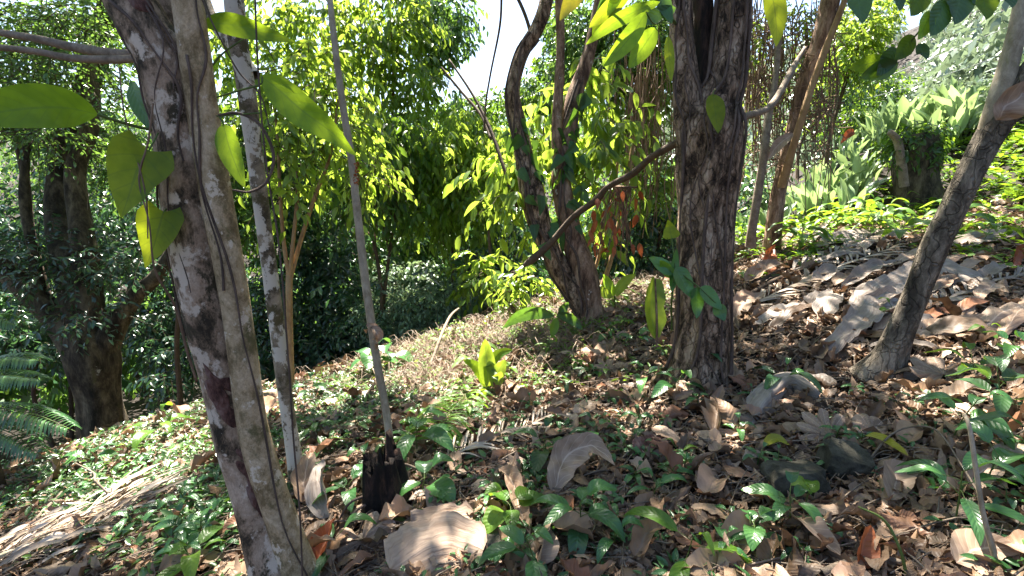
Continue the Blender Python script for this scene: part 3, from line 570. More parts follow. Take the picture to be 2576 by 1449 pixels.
# 4 pale pole out of the black stump
b0 = G(985, 1150); r4 = thing('bare_pole', b0, 'thin pale leaning pole-like stem rising from the black stump', 'sapling')
D4 = [(987,1170,2.62,20),(972,1040,2.6,20),(950,920,2.55,21),(935,820,2.52,22),(917,690,2.5,21),(902,560,2.48,20),(885,410,2.45,19),(862,260,2.42,18),(842,110,2.4,16),(828,-20,2.4,15),(815,-160,2.4,14)]
mb = MB(); p4 = ptube(mb, D4, 90, 12, lump=.07, ls=12, seed=6); mb.build('stem', M['pale'], r4, b0)
def f_(mb):
    blade(mb, pline((932,822,2.46),(948,838,2.44),(952,858,2.46),(946,880,2.5)), .045, crump=.02, cup=.5, seed=3)
    blade(mb, pline((950,820,2.5),(930,826,2.46),(925,840,2.5)), .03, crump=.02, cup=.5, seed=4)
tag(one('dry_leaf', 'drybig', f_, None, P(935, 825, 2.5) * 0), 'small dry leaf caught on the thin pale pole', 'leaf')
def f_(mb):
    for k in range(26):
        q = P(897 + 4 * math.sin(k * 2.1), 405 + k * 2.3, 2.4); blade(mb, [q, q + np.array([.012 * math.cos(k * 2.4), .012 * math.sin(k * 2.4), -.012])], .012, n=4, nw=1, normal=(math.cos(k * 2.4), math.sin(k * 2.4), .6), rnd=.3)
tag(one('hanging_flower', 'dryred', f_), 'dangling dark red flower spike beside the pale pole', 'flower')
# 5 black stump
b0 = G(975, 1290); r5 = thing('rotten_stump', b0, 'black rotten tree stump with a jagged top below the pale pole', 'stump')
mb = MB(); c0 = P(975, 1320, 2.36); top = P(970, 1150, 2.5); n_, sg = 30, 40; vv = []; ll = []
for i_ in range(n_ + 1):
    f = i_ / n_
    for j_ in range(sg):
        a_ = j_ / sg * 2 * PI; R = (.175 - .085 * f ** .6) * (1 + .12 * math.sin(a_ * 3 + 1) + .3 * float(fbm(np.array([math.cos(a_) * 2, math.sin(a_) * 2, f * 1.2]), 3, 3)))
        hh = 1 + .75 * (float(vnoise(np.array([math.cos(a_) * 2.0, math.sin(a_) * 2.0, 2.0]), 7)) - .45) + .35 * (float(vnoise(np.array([math.cos(a_) * 8, math.sin(a_) * 8, f * 2]), 9)) - .5); z_ = min(f, 1.0) * .40 * hh
        if i_ == n_: R *= .6; z_ -= .02
        vv.append(c0 + np.array([math.cos(a_) * R, math.sin(a_) * R, z_ - .05]) + (top - c0) * [.5 * f, .2 * f, 0]); ll.append((a_, f, .5))
vv.append(c0 + np.array([0, .02, .26])); ll.append((0, 0, 0)); i = np.arange(n_)[:, None] * sg; j = np.arange(sg)
F_ = np.stack([i + j, i + (j + 1) % sg, i + sg + (j + 1) % sg, i + sg + j], -1).reshape(-1, 4)
b_ = n_ * sg; F_ = np.vstack([F_, [[b_ + q, b_ + q + 1, b_ + (q + 2) % sg, len(vv) - 1] for q in range(0, sg, 2)]]); mb.add(vv, F_, .5, np.array(ll)); mb.build('wood', M['black'], r5, b0)
mb = MB()
for k in range(7):
    a_ = -2.6 + k * .36; q = c0 + np.array([math.cos(a_) * .1, math.sin(a_) * .1, .2 - .02 * k % 3]); e = c0 + np.array([math.cos(a_) * .26, math.sin(a_) * .24, -.03]); e[2] = float(gz(e[0], e[1])) + .01
    tube(mb, smooth_path([q, (q + e) / 2 + [0, 0, .05], e], 9), np.linspace(.008, .004, 9), 5, lump=.2)
mb.build('root', M['vine'], r5, b0)
# 6 dark many-limbed tree at the left
b0 = G(262, 1150); r6 = tree('dark_tree', b0, 'dark mossy tree dividing into heavy limbs low down at the far left')
mb = MB(); p6 = ptube(mb, [(272,1200,6.5,160),(268,1145,6.4,118),(260,1080,6.3,98),(248,980,6.2,90),(235,890,6.1,112),(215,830,6.1,100)], 50, 28, lump=.16, ls=1.8, flute=.07, nf=5, seed=8); mb.build('trunk', M['mossy'], r6, b0)
for pts in ([(225,900,6.1,90),(150,810,6.0,62),(80,740,5.9,56),(0,665,5.8,50),(-120,560,5.8,50)], [(220,870,6.1,100),(190,740,6.1,70),(158,600,6.2,64),(150,480,6.3,58),(170,360,6.4,50),(215,230,6.5,52),(260,80,6.6,44),(290,-120,6.8,38)],
            [(238,880,6.1,70),(225,720,6.0,54),(205,580,6.0,48),(190,430,6.0,42),(230,300,6.1,36),(225,150,6.2,30)], [(255,890,6.1,75),(300,800,6.1,52),(345,740,6.1,42),(398,690,6.0,32),(450,600,6.0,26)], [(100,755,5.9,30),(85,640,5.9,24),(60,500,5.9,20),(70,350,6,16)]):
    mb = MB(); ptube(mb, pts, 40, 16, lump=.16, ls=2.2, seed=len(pts)); mb.build('limb', M['mossy'], r6, b0)
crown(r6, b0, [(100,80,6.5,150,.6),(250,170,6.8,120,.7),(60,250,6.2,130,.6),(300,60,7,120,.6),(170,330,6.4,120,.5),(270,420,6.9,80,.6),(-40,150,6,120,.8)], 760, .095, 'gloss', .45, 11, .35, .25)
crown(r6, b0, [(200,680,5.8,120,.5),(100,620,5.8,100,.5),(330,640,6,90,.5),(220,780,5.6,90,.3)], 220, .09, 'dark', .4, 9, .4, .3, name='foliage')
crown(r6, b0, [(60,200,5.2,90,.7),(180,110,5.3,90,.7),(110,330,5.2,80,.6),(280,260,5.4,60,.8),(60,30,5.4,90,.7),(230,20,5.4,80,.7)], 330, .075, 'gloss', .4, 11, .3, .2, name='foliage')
# 7 palm at the left edge
b0 = ong(-4.15, 3.35); r7 = thing('young_palm', b0, 'young palm whose arching fronds enter at the left edge', 'palm')
def frond(root, pts, L, nlf=34, mat='cover', b0=b0, org=None, drp=.45, wd=.022, name='frond', smat='stemg', r=.007, lift=.0):
    path = smooth_path(pts, 40); mb = MB(); T, N, B = frames(path); rg2 = np.random.default_rng(int(abs(pts[-1][0]) * 1000) % 9999)
    for k in range(nlf):
        s = .12 + .88 * k / nlf; q = path[int(s * 39)]; t = T[int(s * 39)]; side = unit(np.cross(t, [0, 0, 1.0]))
        for sg_ in (-1, 1):
            l = L * (math.sin(PI * min(1, s * .85 + .12)) ** .6) * rg2.uniform(.85, 1.1); d = unit(side * sg_ + t * .75 + [0, 0, .12]); e = q + d * l; 
            blade(mb, [q, q + d * l * .5 + [0, 0, .02 - drp * .1 * l], e - [0, 0, drp * l]], wd, n=5, nw=1, normal=(0, 0, 1), rnd=rg2.random(), wave=0)
    lf = mb.build(name, M[mat], root, b0); m2 = MB(); tube(m2, path, np.linspace(r, r * .3, 40), 5); m2.build('midrib', M[smat], lf, (0, 0, 0) if root is None else b0 * 0)
    for ch in lf.children: ch.data.transform(__import__('mathutils').Matrix.Translation(-Vector(b0)))
    return lf
for pts in ([(-120,1010,4.4),(-40,920,4.3),(40,900,4.2),(110,910,4.1)], [(-120,1000,4.4),(-60,950,4.1),(30,945,4.0),(120,960,3.9)], [(-120,1080,4.2),(-30,1030,4.0),(80,1040,3.8),(190,1085,3.7)], [(-120,1120,4.2),(-40,1080,4.0),(30,1090,3.9),(110,1150,3.8)], [(-130,980,4.4),(-100,850,4.4),(-20,800,4.4),(50,820,4.4)]):
    frond(r7, pline(*pts), .22, mat='gloss')
mb = MB(); tube(mb, smooth_path([b0 - [0, 0, .1], b0 + [0, 0, .3], P(-120, 1050, 4.3)], 10), np.linspace(.06, .04, 10), 10, lump=.1); mb.build('trunk', M['twig'], r7, b0)
# 8 central forked tree
b0 = G(1472, 812); r8 = tree('climber_covered_tree', b0, 'crooked tree with two reddish stems and climbing leaves on the sunlit ridge')
mb = MB(); p8 = ptube(mb, [(1490,850,5.45,80),(1478,800,5.4,52),(1448,735,5.35,52),(1402,665,5.3,56),(1362,575,5.25,58),(1338,480,5.2,60),(1320,400,5.2,48),(1302,310,5.15,40),(1290,225,5.1,36),(1312,140,5.1,36),(1350,75,5.05,36),(1375,0,5.0,36),(1380,-120,5,34),(1400,-350,5.1,30)], 120, 18, lump=.2, ls=4, flute=.06, seed=11); mb.build('trunk', M['rough'], r8, b0)
mb = MB(); p8b = ptube(mb, [(1475,850,5.4,80),(1485,790,5.35,56),(1472,700,5.3,60),(1448,620,5.3,60),(1428,540,5.3,52),(1412,450,5.3,46),(1425,360,5.3,42),(1440,260,5.3,38),(1475,160,5.3,34),(1500,50,5.3,30),(1530,-120,5.3,28)], 100, 18, lump=.22, ls=4, flute=.06, seed=12); mb.build('trunk', M['red'], r8, b0)
mb = MB(); ptube(mb, [(1415,470,5.3,34),(1400,350,5.2,28),(1405,230,5.2,24),(1410,100,5.2,22),(1400,-100,5.2,20)], 60, 10, lump=.2, ls=5, seed=2); mb.build('limb', M['red'], r8, b0)
crown(r8, b0, [(1500,350,5.6,70,1.2),(1510,470,5.5,60,1),(1285,500,5.6,50,.8),(1250,420,5.8,50,1),(1320,590,5.5,26,.8),(1380,300,5.8,60,1),(1350,400,5.6,70,1),(1540,300,5.8,50,1),(1490,190,5.8,50,1),(1510,570,5.6,40,.8)], 140, .22, 'lit', .45, 7, .6, .9, TM)
CTREE.append((r8, P(1450, -350, 5.2) + [0, .3, 1.0], 'lit'))
r8c = thing('climbing_plant', P(1400, 600, 5.1), 'dark broad-leaved climber clinging to the middle of the two reddish stems', 'climber')
mb = MB(); c_ = np.array([on_trunk(p, s, a_, 1.15) for p, s, a_ in [(p8, rg.uniform(.27, .55), rg.uniform(-1.4, 1.4)) for _ in range(40)] + [(p8b, rg.uniform(.35, .72), rg.uniform(-1.4, 1.4)) for _ in range(65)]])
c_ = c_[::2] + rg.normal(0, .05, (len(c_[::2]), 3)); d_ = unit(np.c_[rg.normal(0, .7, len(c_)), rg.normal(-.35, .4, len(c_)), -np.ones(len(c_))]); inst(mb, leaf_tpl(8, 2, W_HEART, .62, .1, .2), c_ + [0, -.06, 0], frame_from(d_, unit(np.c_[rg.normal(0, .8, len(c_)), -np.ones(len(c_)), rg.normal(.3, .6, len(c_))])), rg.uniform(.1, .26, len(c_)), rg.random(len(c_)))
mb.build('foliage', M['deep'], r8c, P(1400, 600, 5.1)); mb = MB()
for k in range(5): vine_on(mb, p8b if k % 2 else p8, .1, .75, rg.uniform(-1, 1), rg.uniform(-1, 1), r=.012, wig=.5, seed=k)
mb.build('stem', M['vine'], r8c, P(1400, 600, 5.1))
branch_thing('fallen_branch', 'long dead branch leaning diagonally between the reddish tree and the big dark trunk', [(1318,668,4.9,10),(1340,652,4.85,20),(1385,612,4.75,17),(1440,548,4.6,15),(1500,503,4.4,18),(1530,470,4.25,15),(1590,438,4.05,18),(1640,395,3.8,17),(1712,355,3.5,22)], 'twig', 60, 12)
# 9 the big dark trunk
E1 = [(1745,1040,3.5,250),(1750,985,3.45,180),(1757,930,3.42,150),(1765,850,3.38,132),(1771,700,3.3,128),(1776,520,3.22,134),(1782,400,3.16,148),(1788,320,3.12,150),(1800,260,3.1,110),(1825,200,3.08,95),(1838,100,3.05,88),(1845,0,3.0,84),(1850,-130,3.0,80),(1860,-400,3.1,70)]
b0 = G(1750, 970); r9 = tree('big_dark_tree', b0, 'biggest dark trunk forking near the top, standing right of centre in the leaf litter')
mb = MB(); p9 = ptube(mb, E1, 190, 44, lump=.13, ls=5, flute=.06, nf=7, seed=14); mb.build('trunk', M['rough'], r9, b0)
mb = MB(); p9b = ptube(mb, [(1760,430,3.16,70),(1745,340,3.12,86),(1732,260,3.1,74),(1722,180,3.08,62),(1716,100,3.05,58),(1712,0,3.0,54),(1706,-130,3,50),(1680,-400,3.1,44)], 90, 26, lump=.16, ls=6, flute=.06, seed=15); mb.build('limb', M['rough'], r9, b0)
mb = MB(); ptube(mb, [(1790,420,3.2,60),(1782,320,3.16,70),(1774,200,3.14,52),(1768,90,3.12,44),(1770,0,3.1,50),(1775,-150,3.1,50)], 90, 22, lump=.3, ls=9, flute=.06, seed=19); o = mb.build('limb', M['black'], r9, b0); o['label'] = 'dark strand standing for the shade of the hollow in the fork'  # added dark limb in place of the shaded hollow between the forks
mb = MB()
for k, (a_, l_) in enumerate(((-1.9, .35), (-1.2, .5), (-.5, .32), (2.7, .5), (3.4, .4), (.3, .4))):
    dd = np.array([math.cos(a_), math.sin(a_) * .9, 0]); q = p9[8, :3] + dd * .1; e = b0 + dd * l_ + [0, 0, 0]; e[2] = float(gz(e[0], e[1])) - .02
    tube(mb, smooth_path([q + [0, 0, .22], q + dd * .09 + [0, 0, .03], e], 14), np.linspace(.05, .012, 14), 8, lump=.25, ls=9, seed=k)
mb.build('root', M['rough'], r9, b0)
CTREE.append((r9, P(1800, -400, 3.1) + [0, .3, 1.2], 'litdark'))
vines('thick ropy vines running up the face of the biggest dark trunk', [(.04,.97,-.3,.2,.011,.18,21),(.04,.99,.9,.6,.009,.15,22),(.05,.95,-1.15,-.8,.012,.15,23),(.05,.8,1.3,1.1,.013,.1,24),(.1,.7,.3,-.6,.005,.3,25),(.3,.99,.5,1.3,.006,.3,26),(.05,.6,-.7,.5,.004,.3,27)], p9)
vines('ropy vines on the left fork of the biggest dark trunk', [(.02,.97,.7,.3,.009,.2,31),(.02,.97,-.7,-.2,.007,.2,32),(.1,.97,0,1,.004,.3,33)], p9b)
# 10 pair of draped trees beyond, on the right
b0 = G(1945, 600, 12); r10 = tree('vine_draped_tree', b0, 'leaning brown-barked tree with hanging root tangles behind the biggest trunk')
ptube(mb := MB(), [(1940,625,6.7,44),(1945,590,6.6,38),(1955,500,6.5,36),(1975,410,6.4,36),(2000,310,6.3,34),(2025,210,6.2,40),(2062,110,6.1,42),(2090,0,6.0,42),(2120,-150,6,40)], 90, 14, lump=.18, ls=3, seed=3); mb.build('trunk', M['red'], r10, b0)
ptube(mb := MB(), [(1965,470,6.4,20),(2010,320,6.0,18),(2045,210,5.9,16),(2080,115,5.8,16),(2118,20,5.7,14),(2150,-80,5.7,13)], 60, 10, lump=.1, ls=4); mb.build('limb', M['orange'], r10, b0)
b0b = G(1892, 600, 12); r11 = tree('thin_tree', b0b, 'thin pale trunk rising close to the right side of the biggest dark trunk')
ptube(mb := MB(), [(1888,620,6.3,26),(1893,570,6.2,22),(1908,480,6.1,20),(1920,400,6,20),(1932,300,6,18),(1950,200,6,16),(1960,80,6,15),(1975,-80,6,14)], 60, 10, lump=.14, ls=4); mb.build('trunk', M['stick'], r11, b0b)
branch_thing('crooked_branch', 'crooked bare branch reaching right from the biggest dark trunk', [(1850,300,3.1,16),(1885,290,3.3,18),(1925,277,3.5,16),(1948,255,3.6,17),(1968,222,3.7,16),(1988,185,3.8,18),(2004,155,3.9,12),(2025,120,4,8)], 'stick', 40, 10)
crown(r10, b0, [(1900,150,6.8,90,1.3),(2010,80,7,90,1),(1980,220,7.2,60,1.2)], 170, .085, 'lit', .4, 9, .5, .5)
mb = MB()
for k in range(150):
    x_ = rg.choice([rg.uniform(1890, 2110), rg.uniform(1860, 1960)]); y_ = rg.uniform(-40, 260); l_ = rg.uniform(60, 330); t_ = rg.uniform(6.2, 7.6)
    ptube(mb, [(x_, y_, t_, 3), (x_ + rg.normal(0, 12), y_ + l_ * .4, t_, 3), (x_ + rg.normal(-8, 16), y_ + l_, t_, 2)], 12, 4, cap=False)
for k in range(300):
    x_, y_ = rg.uniform(1870, 2100), rg.uniform(30, 420); t_ = rg.uniform(6, 7.4); ptube(mb, [(x_, y_, t_, 3), (x_ + rg.normal(0, 20), y_ + rg.normal(0, 20), t_, 2.5), (x_ + rg.normal(0, 30), y_ + rg.normal(10, 30), t_, 2)], 8, 4, cap=False)
tag(mb.build('hanging_roots', M['root'], r10, b0), kind='stuff')
# 11 ivy-covered stump
b0 = G(2305, 515, 16); t0_ = float(proj(b0)[2]); r12 = thing('ivy_stump', b0, 'dark tree stump crowned with green creeper on the sunny right slope', 'stump')
ptube(mb := MB(), [(2310,545,t0_,130),(2308,510,t0_,104),(2302,450,t0_,92),(2305,400,t0_,100),(2300,345,t0_,84)], 30, 22, lump=.16, ls=2.5, flute=.06, seed=5); mb.build('trunk', M['mossy'], r12, b0)
ptube(mb := MB(), [(2275,470,t0_ - .3,20),(2266,400,t0_ - .35,20),(2258,355,t0_ - .35,18),(2238,332,t0_ - .4,14)], 14, 10, lump=.1, ls=3); mb.build('stub', M['stick'], r12, b0)
crown(r12, b0, [(2300,345,t0_-.1,58,.4),(2345,370,t0_-.2,36,.7),(2270,380,t0_-.2,30,.8),(2320,330,t0_,60,.3),(2350,400,t0_-.3,22,.6)], 180, .13, 'litdark', .25, 6, .6, .5, TM, cull=None)
# 12 leaning trunk at the right
b0 = G(2245, 888); r13 = tree('leaning_tree', b0, 'dark ridged trunk leaning right from the litter to the upper right corner')
ptube(mb := MB(), [(2205,960,3.2,120),(2236,905,3.15,78),(2262,840,3.1,62),(2300,750,3.05,56),(2342,640,2.98,57),(2388,545,2.9,55),(2432,455,2.82,56),(2490,345,2.75,62),(2552,250,2.68,70),(2630,150,2.6,66),(2750,10,2.6,60),(2900,-200,2.6,50)], 130, 26, lump=.1, ls=6, flute=.04, seed=16); mb.build('trunk', M['leanb'], r13, b0)
ptube(mb := MB(), [(2470,370,2.78,36),(2492,310,2.74,46),(2515,240,2.7,46),(2540,150,2.66,40),(2562,60,2.62,36),(2585,-60,2.6,34),(2620,-300,2.6,30)], 50, 20, lump=.12, ls=6, seed=17); mb.build('limb', M['pale'], r13, b0)
CTREE.append((r13, P(2700, -300, 2.6) + [0, .5, 1.6], 'litdark'))
finish_shade_canopy()

# ------------------------------------------------------------------ trees beyond the ridge
def bgtree(label, L, n, size, mat, tl=.5, nl=8, droop=.5, hang=.5, tpl=TS, tmat='twig', tw=.045, name='forest_tree', shell=.5, flat=.5, rspan=1., rbias=0., group='trees of the valley behind the ridge', cat='tree', x0=None, trunk=True):
    c = np.array([P(x, y, t) for x, y, t, r, ry in L]); m = c.mean(0) if x0 is None else P(*x0); base = ong(m[0], m[1]); root = thing(name, base, label, cat, group)
    bl = crown(root, base, L, n, size, mat, tl, nl, droop, hang, tpl, shell=shell, flat=flat, rbias=rbias, rspan=rspan)
    if trunk:
        top = c[np.argmax(c[:, 2])]; mb = MB(); e = smooth_path([base - [0, 0, .3], base * .65 + top * .35 + rg.normal(0, .15, 3), base * .3 + top * .7 + rg.normal(0, .2, 3), top], 24)
        tube(mb, e, np.linspace(tw, tw * .3, 24), 9, lump=.15, ls=2); mb.build('trunk', M[tmat], root, base); mb = MB()
        for q in c:
            k = rg.integers(8, 16); s = e[k]; tube(mb, smooth_path([s, s * .5 + q * .5 + [0, 0, .15], q], 10), np.linspace(tw * .4, tw * .12, 10), 6, lump=.1)
        mb.build('limb', M[tmat], root, base)
    return root
bgtree('tall tree with bright backlit leaves filling the top behind the pale pole', [(800,60,10,110,.9),(920,110,10,100,.9),(1010,70,10.4,85,.9),(1040,200,10.4,75,.9),(900,260,10.3,95,.9),(760,170,10.3,70,1),(1060,310,10.6,60,.7),(980,-20,10.3,100,.8),(690,60,10.4,80,1),(570,120,10,60,1.4),(600,230,10,60,1)], 850, .2, 'lit', .5, 8, .6, .7, TM, 'red', x0=(860,500,10.3))
bgtree('tree with dark bluish leaves bordering the left side of the sky gap', [(1120,40,11.5,70,1),(1080,120,11.5,60,.9),(1155,110,11.5,40,.9),(1110,190,11.5,36,.6),(1040,0,11.5,60,1)], 420, .19, 'gloss', .5, 8, .6, .7, TM, x0=(1040,500,11.6))
bgtree('bright yellow-green drooping tree in the middle of the valley below the sky gap', [(1120,400,9.5,80,.9),(1040,440,9.5,70,.9),(1190,480,9.5,70,1),(1090,540,9.4,50,.9),(1230,370,10,60,1),(1160,310,10,60,.7),(1190,590,9.4,34,.8)], 560, .2, 'lit', .55, 8, .9, 1.0, TM, x0=(1140,700,9.6), rbias=.3, rspan=.7)
bgtree('olive tree with broad hanging leaves just right of the pale pole', [(960,400,8.6,70,1),(940,500,8.8,70,.9),(890,440,9,60,.9),(1000,330,8.8,60,.8)], 260, .2, 'litdark', .5, 7, .9, .9, TM, x0=(950,760,9))
for i_, a in enumerate([
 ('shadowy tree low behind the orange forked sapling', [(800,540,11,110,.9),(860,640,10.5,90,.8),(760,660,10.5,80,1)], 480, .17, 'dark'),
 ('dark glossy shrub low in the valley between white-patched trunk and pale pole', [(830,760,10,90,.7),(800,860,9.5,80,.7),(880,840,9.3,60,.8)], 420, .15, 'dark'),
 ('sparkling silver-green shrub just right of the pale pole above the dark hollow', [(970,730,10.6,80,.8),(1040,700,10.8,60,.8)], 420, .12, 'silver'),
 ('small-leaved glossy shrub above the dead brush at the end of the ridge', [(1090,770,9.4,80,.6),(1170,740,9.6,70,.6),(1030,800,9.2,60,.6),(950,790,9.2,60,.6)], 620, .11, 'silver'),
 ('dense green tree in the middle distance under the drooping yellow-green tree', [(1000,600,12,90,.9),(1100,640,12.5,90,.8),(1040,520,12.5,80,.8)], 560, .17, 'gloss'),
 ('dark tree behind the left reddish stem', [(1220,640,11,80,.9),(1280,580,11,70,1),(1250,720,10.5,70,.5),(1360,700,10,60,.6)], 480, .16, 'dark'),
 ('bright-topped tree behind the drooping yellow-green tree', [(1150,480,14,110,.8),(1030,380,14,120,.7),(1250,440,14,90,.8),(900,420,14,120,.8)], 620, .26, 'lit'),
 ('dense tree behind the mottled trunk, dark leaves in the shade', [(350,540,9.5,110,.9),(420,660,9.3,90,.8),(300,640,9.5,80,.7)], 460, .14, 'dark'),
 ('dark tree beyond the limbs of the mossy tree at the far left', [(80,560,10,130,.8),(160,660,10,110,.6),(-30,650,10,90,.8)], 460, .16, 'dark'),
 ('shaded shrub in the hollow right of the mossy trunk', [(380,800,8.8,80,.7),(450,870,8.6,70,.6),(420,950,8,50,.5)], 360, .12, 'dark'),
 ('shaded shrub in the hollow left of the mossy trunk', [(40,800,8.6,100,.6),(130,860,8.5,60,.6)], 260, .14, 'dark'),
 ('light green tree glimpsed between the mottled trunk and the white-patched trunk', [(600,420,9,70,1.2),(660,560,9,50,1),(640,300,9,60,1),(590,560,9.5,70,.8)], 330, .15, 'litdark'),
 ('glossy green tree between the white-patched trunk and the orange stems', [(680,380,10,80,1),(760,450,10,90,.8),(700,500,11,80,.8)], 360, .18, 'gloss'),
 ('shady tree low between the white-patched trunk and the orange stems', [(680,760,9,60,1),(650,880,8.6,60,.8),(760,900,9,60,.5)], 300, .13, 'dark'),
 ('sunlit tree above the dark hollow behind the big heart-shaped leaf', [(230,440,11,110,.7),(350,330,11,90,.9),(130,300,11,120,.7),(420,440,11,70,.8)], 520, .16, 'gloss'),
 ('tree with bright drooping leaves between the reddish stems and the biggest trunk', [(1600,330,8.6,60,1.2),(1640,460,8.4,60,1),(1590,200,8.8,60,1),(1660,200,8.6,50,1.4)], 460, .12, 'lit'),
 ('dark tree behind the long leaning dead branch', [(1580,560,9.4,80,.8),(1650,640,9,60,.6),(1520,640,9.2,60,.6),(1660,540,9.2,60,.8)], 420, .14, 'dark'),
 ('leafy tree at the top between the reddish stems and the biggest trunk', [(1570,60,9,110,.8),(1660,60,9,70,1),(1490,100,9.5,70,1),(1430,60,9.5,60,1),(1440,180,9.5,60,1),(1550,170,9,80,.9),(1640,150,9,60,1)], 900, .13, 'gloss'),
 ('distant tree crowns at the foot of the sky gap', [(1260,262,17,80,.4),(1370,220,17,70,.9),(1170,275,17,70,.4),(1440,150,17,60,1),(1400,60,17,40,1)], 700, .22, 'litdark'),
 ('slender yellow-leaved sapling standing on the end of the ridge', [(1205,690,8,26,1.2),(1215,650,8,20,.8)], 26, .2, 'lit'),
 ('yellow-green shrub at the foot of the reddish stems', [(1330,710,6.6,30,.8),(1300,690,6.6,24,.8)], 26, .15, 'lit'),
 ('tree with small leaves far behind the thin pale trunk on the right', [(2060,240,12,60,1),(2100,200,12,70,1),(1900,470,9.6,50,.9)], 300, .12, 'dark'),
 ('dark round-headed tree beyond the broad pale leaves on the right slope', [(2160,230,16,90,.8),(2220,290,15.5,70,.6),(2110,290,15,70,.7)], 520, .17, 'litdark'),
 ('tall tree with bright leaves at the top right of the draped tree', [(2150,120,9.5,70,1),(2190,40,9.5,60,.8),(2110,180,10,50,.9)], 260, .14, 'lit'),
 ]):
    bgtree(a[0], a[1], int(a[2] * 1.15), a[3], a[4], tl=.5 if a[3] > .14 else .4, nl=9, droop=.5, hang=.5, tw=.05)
for lb_, L_ in (('pale hillside tree smothered in silvery creeper, nearest the corner', [(2500,230,19,120,.7),(2400,250,19,90,.6),(2570,300,17,80,.6)]), ('silvery creeper-covered tree higher on the hill at the upper right', [(2430,160,23,110,.7),(2540,90,23,120,.7),(2340,210,22,80,.5)]), ('topmost creeper-covered tree on the hill behind the leaning trunk', [(2500,20,28,120,.7),(2600,60,27,110,.8)]), ('creeper-covered tree left of the hill where blue sky shows', [(2330,240,20,70,.6),(2270,280,19,60,.5)]), ('pale leafy tree on the hill right of the blue sky gap', [(2370,130,24,60,.9),(2350,190,23,50,.7),(2420,90,26,70,.8),(2290,235,22,40,.6),(2300,190,24,40,.8)])):
    bgtree(lb_, L_, 1000, .18, 'creeper', tl=.5, nl=9, droop=.4, hang=.3, tw=.12, group='creeper-covered trees on the hill', shell=.35)
# hanging root curtain between the reddish stems and the biggest trunk
mb = MB(); o0 = ong(2.0, 8.2)
for k in range(130):
    x_ = rg.normal(1625, 38); y_ = rg.uniform(60, 360); l_ = rg.uniform(80, 260); t_ = rg.uniform(7.2, 8.4)
    ptube(mb, [(x_, y_, t_, 2.6), (x_ + rg.normal(0, 6), y_ + l_ * .5, t_, 2.6), (x_ + rg.normal(0, 12), y_ + l_, t_, 1.6)], 10, 4, cap=False)
tag(mb.build('hanging_roots', M['root'], None, o0), kind='stuff')
# the wood that reads as one mass: far slopes and the valley floor
rg = np.random.default_rng(77); lb = MB()
n = 26000; th = rg.uniform(-1.1, 1.1, n); r_ = 14 + 90 * rg.random(n) ** 1.5 ; x = np.sin(th) * r_; y = np.cos(th) * r_; z = gz(x, y); hh = 1.5 + 5.0 * fbm(np.stack([x, y, z * 0], -1) * .22, 4) + rg.uniform(-.6, 1.2, n)
k = ~((x > 6) & (r_ < 19)); pts = np.stack([x, y, z + np.maximum(hh, .4)], -1)[k]; rr_ = r_[k]
for nm_, mt_, kk in (('forest', 'gloss', pts[:, 0] < 7), ('hillside_creeper', 'creeper', pts[:, 0] >= 7)):
    lb = MB(); twigs(rg, pts[kk], rg.normal(0, 1, pts[kk].shape), .9 * (rr_[kk] / 22) ** .7, 7, .4 if kk[0] or True else .3, .5, .5, TF, lb, None, keep)
    tag(lb.build(nm_, M[mt_]), kind='stuff')
lb = MB(); n = 4200; x = rg.uniform(-16, 5, n); y = rg.uniform(7.5, 16, n); z = gz(x, y); p_ = np.stack([x, y, z + rg.random(n) ** 2 * 1.8], -1); a_, b_, d_ = proj(p_); k = (z < -1.2) & (b_ < 930)
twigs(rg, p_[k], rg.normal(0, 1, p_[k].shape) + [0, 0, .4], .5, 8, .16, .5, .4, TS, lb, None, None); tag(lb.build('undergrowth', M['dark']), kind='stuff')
lb = MB(); n = 12000; x = rg.uniform(5, 24, n); y = rg.uniform(9.5, 24, n); z = gz(x, y); p_ = np.stack([x, y, z + .05 + rg.random(n) ** 2 * 1.0], -1); a_, b_, d_ = proj(p_); k = (d_ > 9.5) & (vnoise(p_ * .8, 2) > .3) & ((d_ > 14.5) | (a_ > 2440))
twigs(rg, p_[k], rg.normal(0, 1, p_[k].shape) + [0, 0, .4], .5, 7, .2, .4, .3, TS, lb, None, None); tag(lb.build('hillside_shrubs', M['creeper']), kind='stuff')
# slender trunks and hanging stems in the valley
for i_, (pts, lab) in enumerate([
 ([(1240,870,8.5,8),(1235,700,8.5,7),(1228,560,8.6,6)], 'hair-thin stem below the drooping yellow-green tree'),
 ([(955,900,9,12),(960,740,9,10),(940,600,9,9)], 'thin dark stem in the valley right of the pale pole'),
 ([(455,1020,7.5,14),(445,880,7.5,13),(448,760,7.5,12),(430,600,7.6,12)], 'thin leafy tree between the mossy tree and the mottled trunk'),
 ([(120,760,6.5,22),(80,600,6.5,20),(60,430,6.5,18),(20,260,6.6,16)], 'thin bare trunk at the left edge in front of the dark foliage')]):
    wire('slender_tree', lab, 'tree', pts, 'twig', lump=.15, ls=3.0)
for lab, pts in [('thin arching stem crossing the sky gap on its left', [(1110,170,6.5,6),(1160,230,6.4,7),(1210,290,6.2,8),(1235,350,6.0,8)]), ('thin stem curving down from the top of the sky gap', [(1262,-40,5.6,6),(1258,60,5.6,6),(1235,180,5.6,5),(1222,260,5.6,5),(1218,330,5.6,5)]), ('dark stem bending over the sky gap to the left reddish stem', [(1290,-30,5.3,9),(1318,30,5.3,9),(1333,80,5.25,9),(1328,110,5.2,8)]), ('thin stem rising to the left from the left reddish stem', [(1300,520,5.3,9),(1270,430,5.4,9),(1235,330,5.6,9),(1190,240,5.8,7),(1130,150,6,5)])]:
    wire('hanging_vine', lab, 'vine', pts, 'vine')
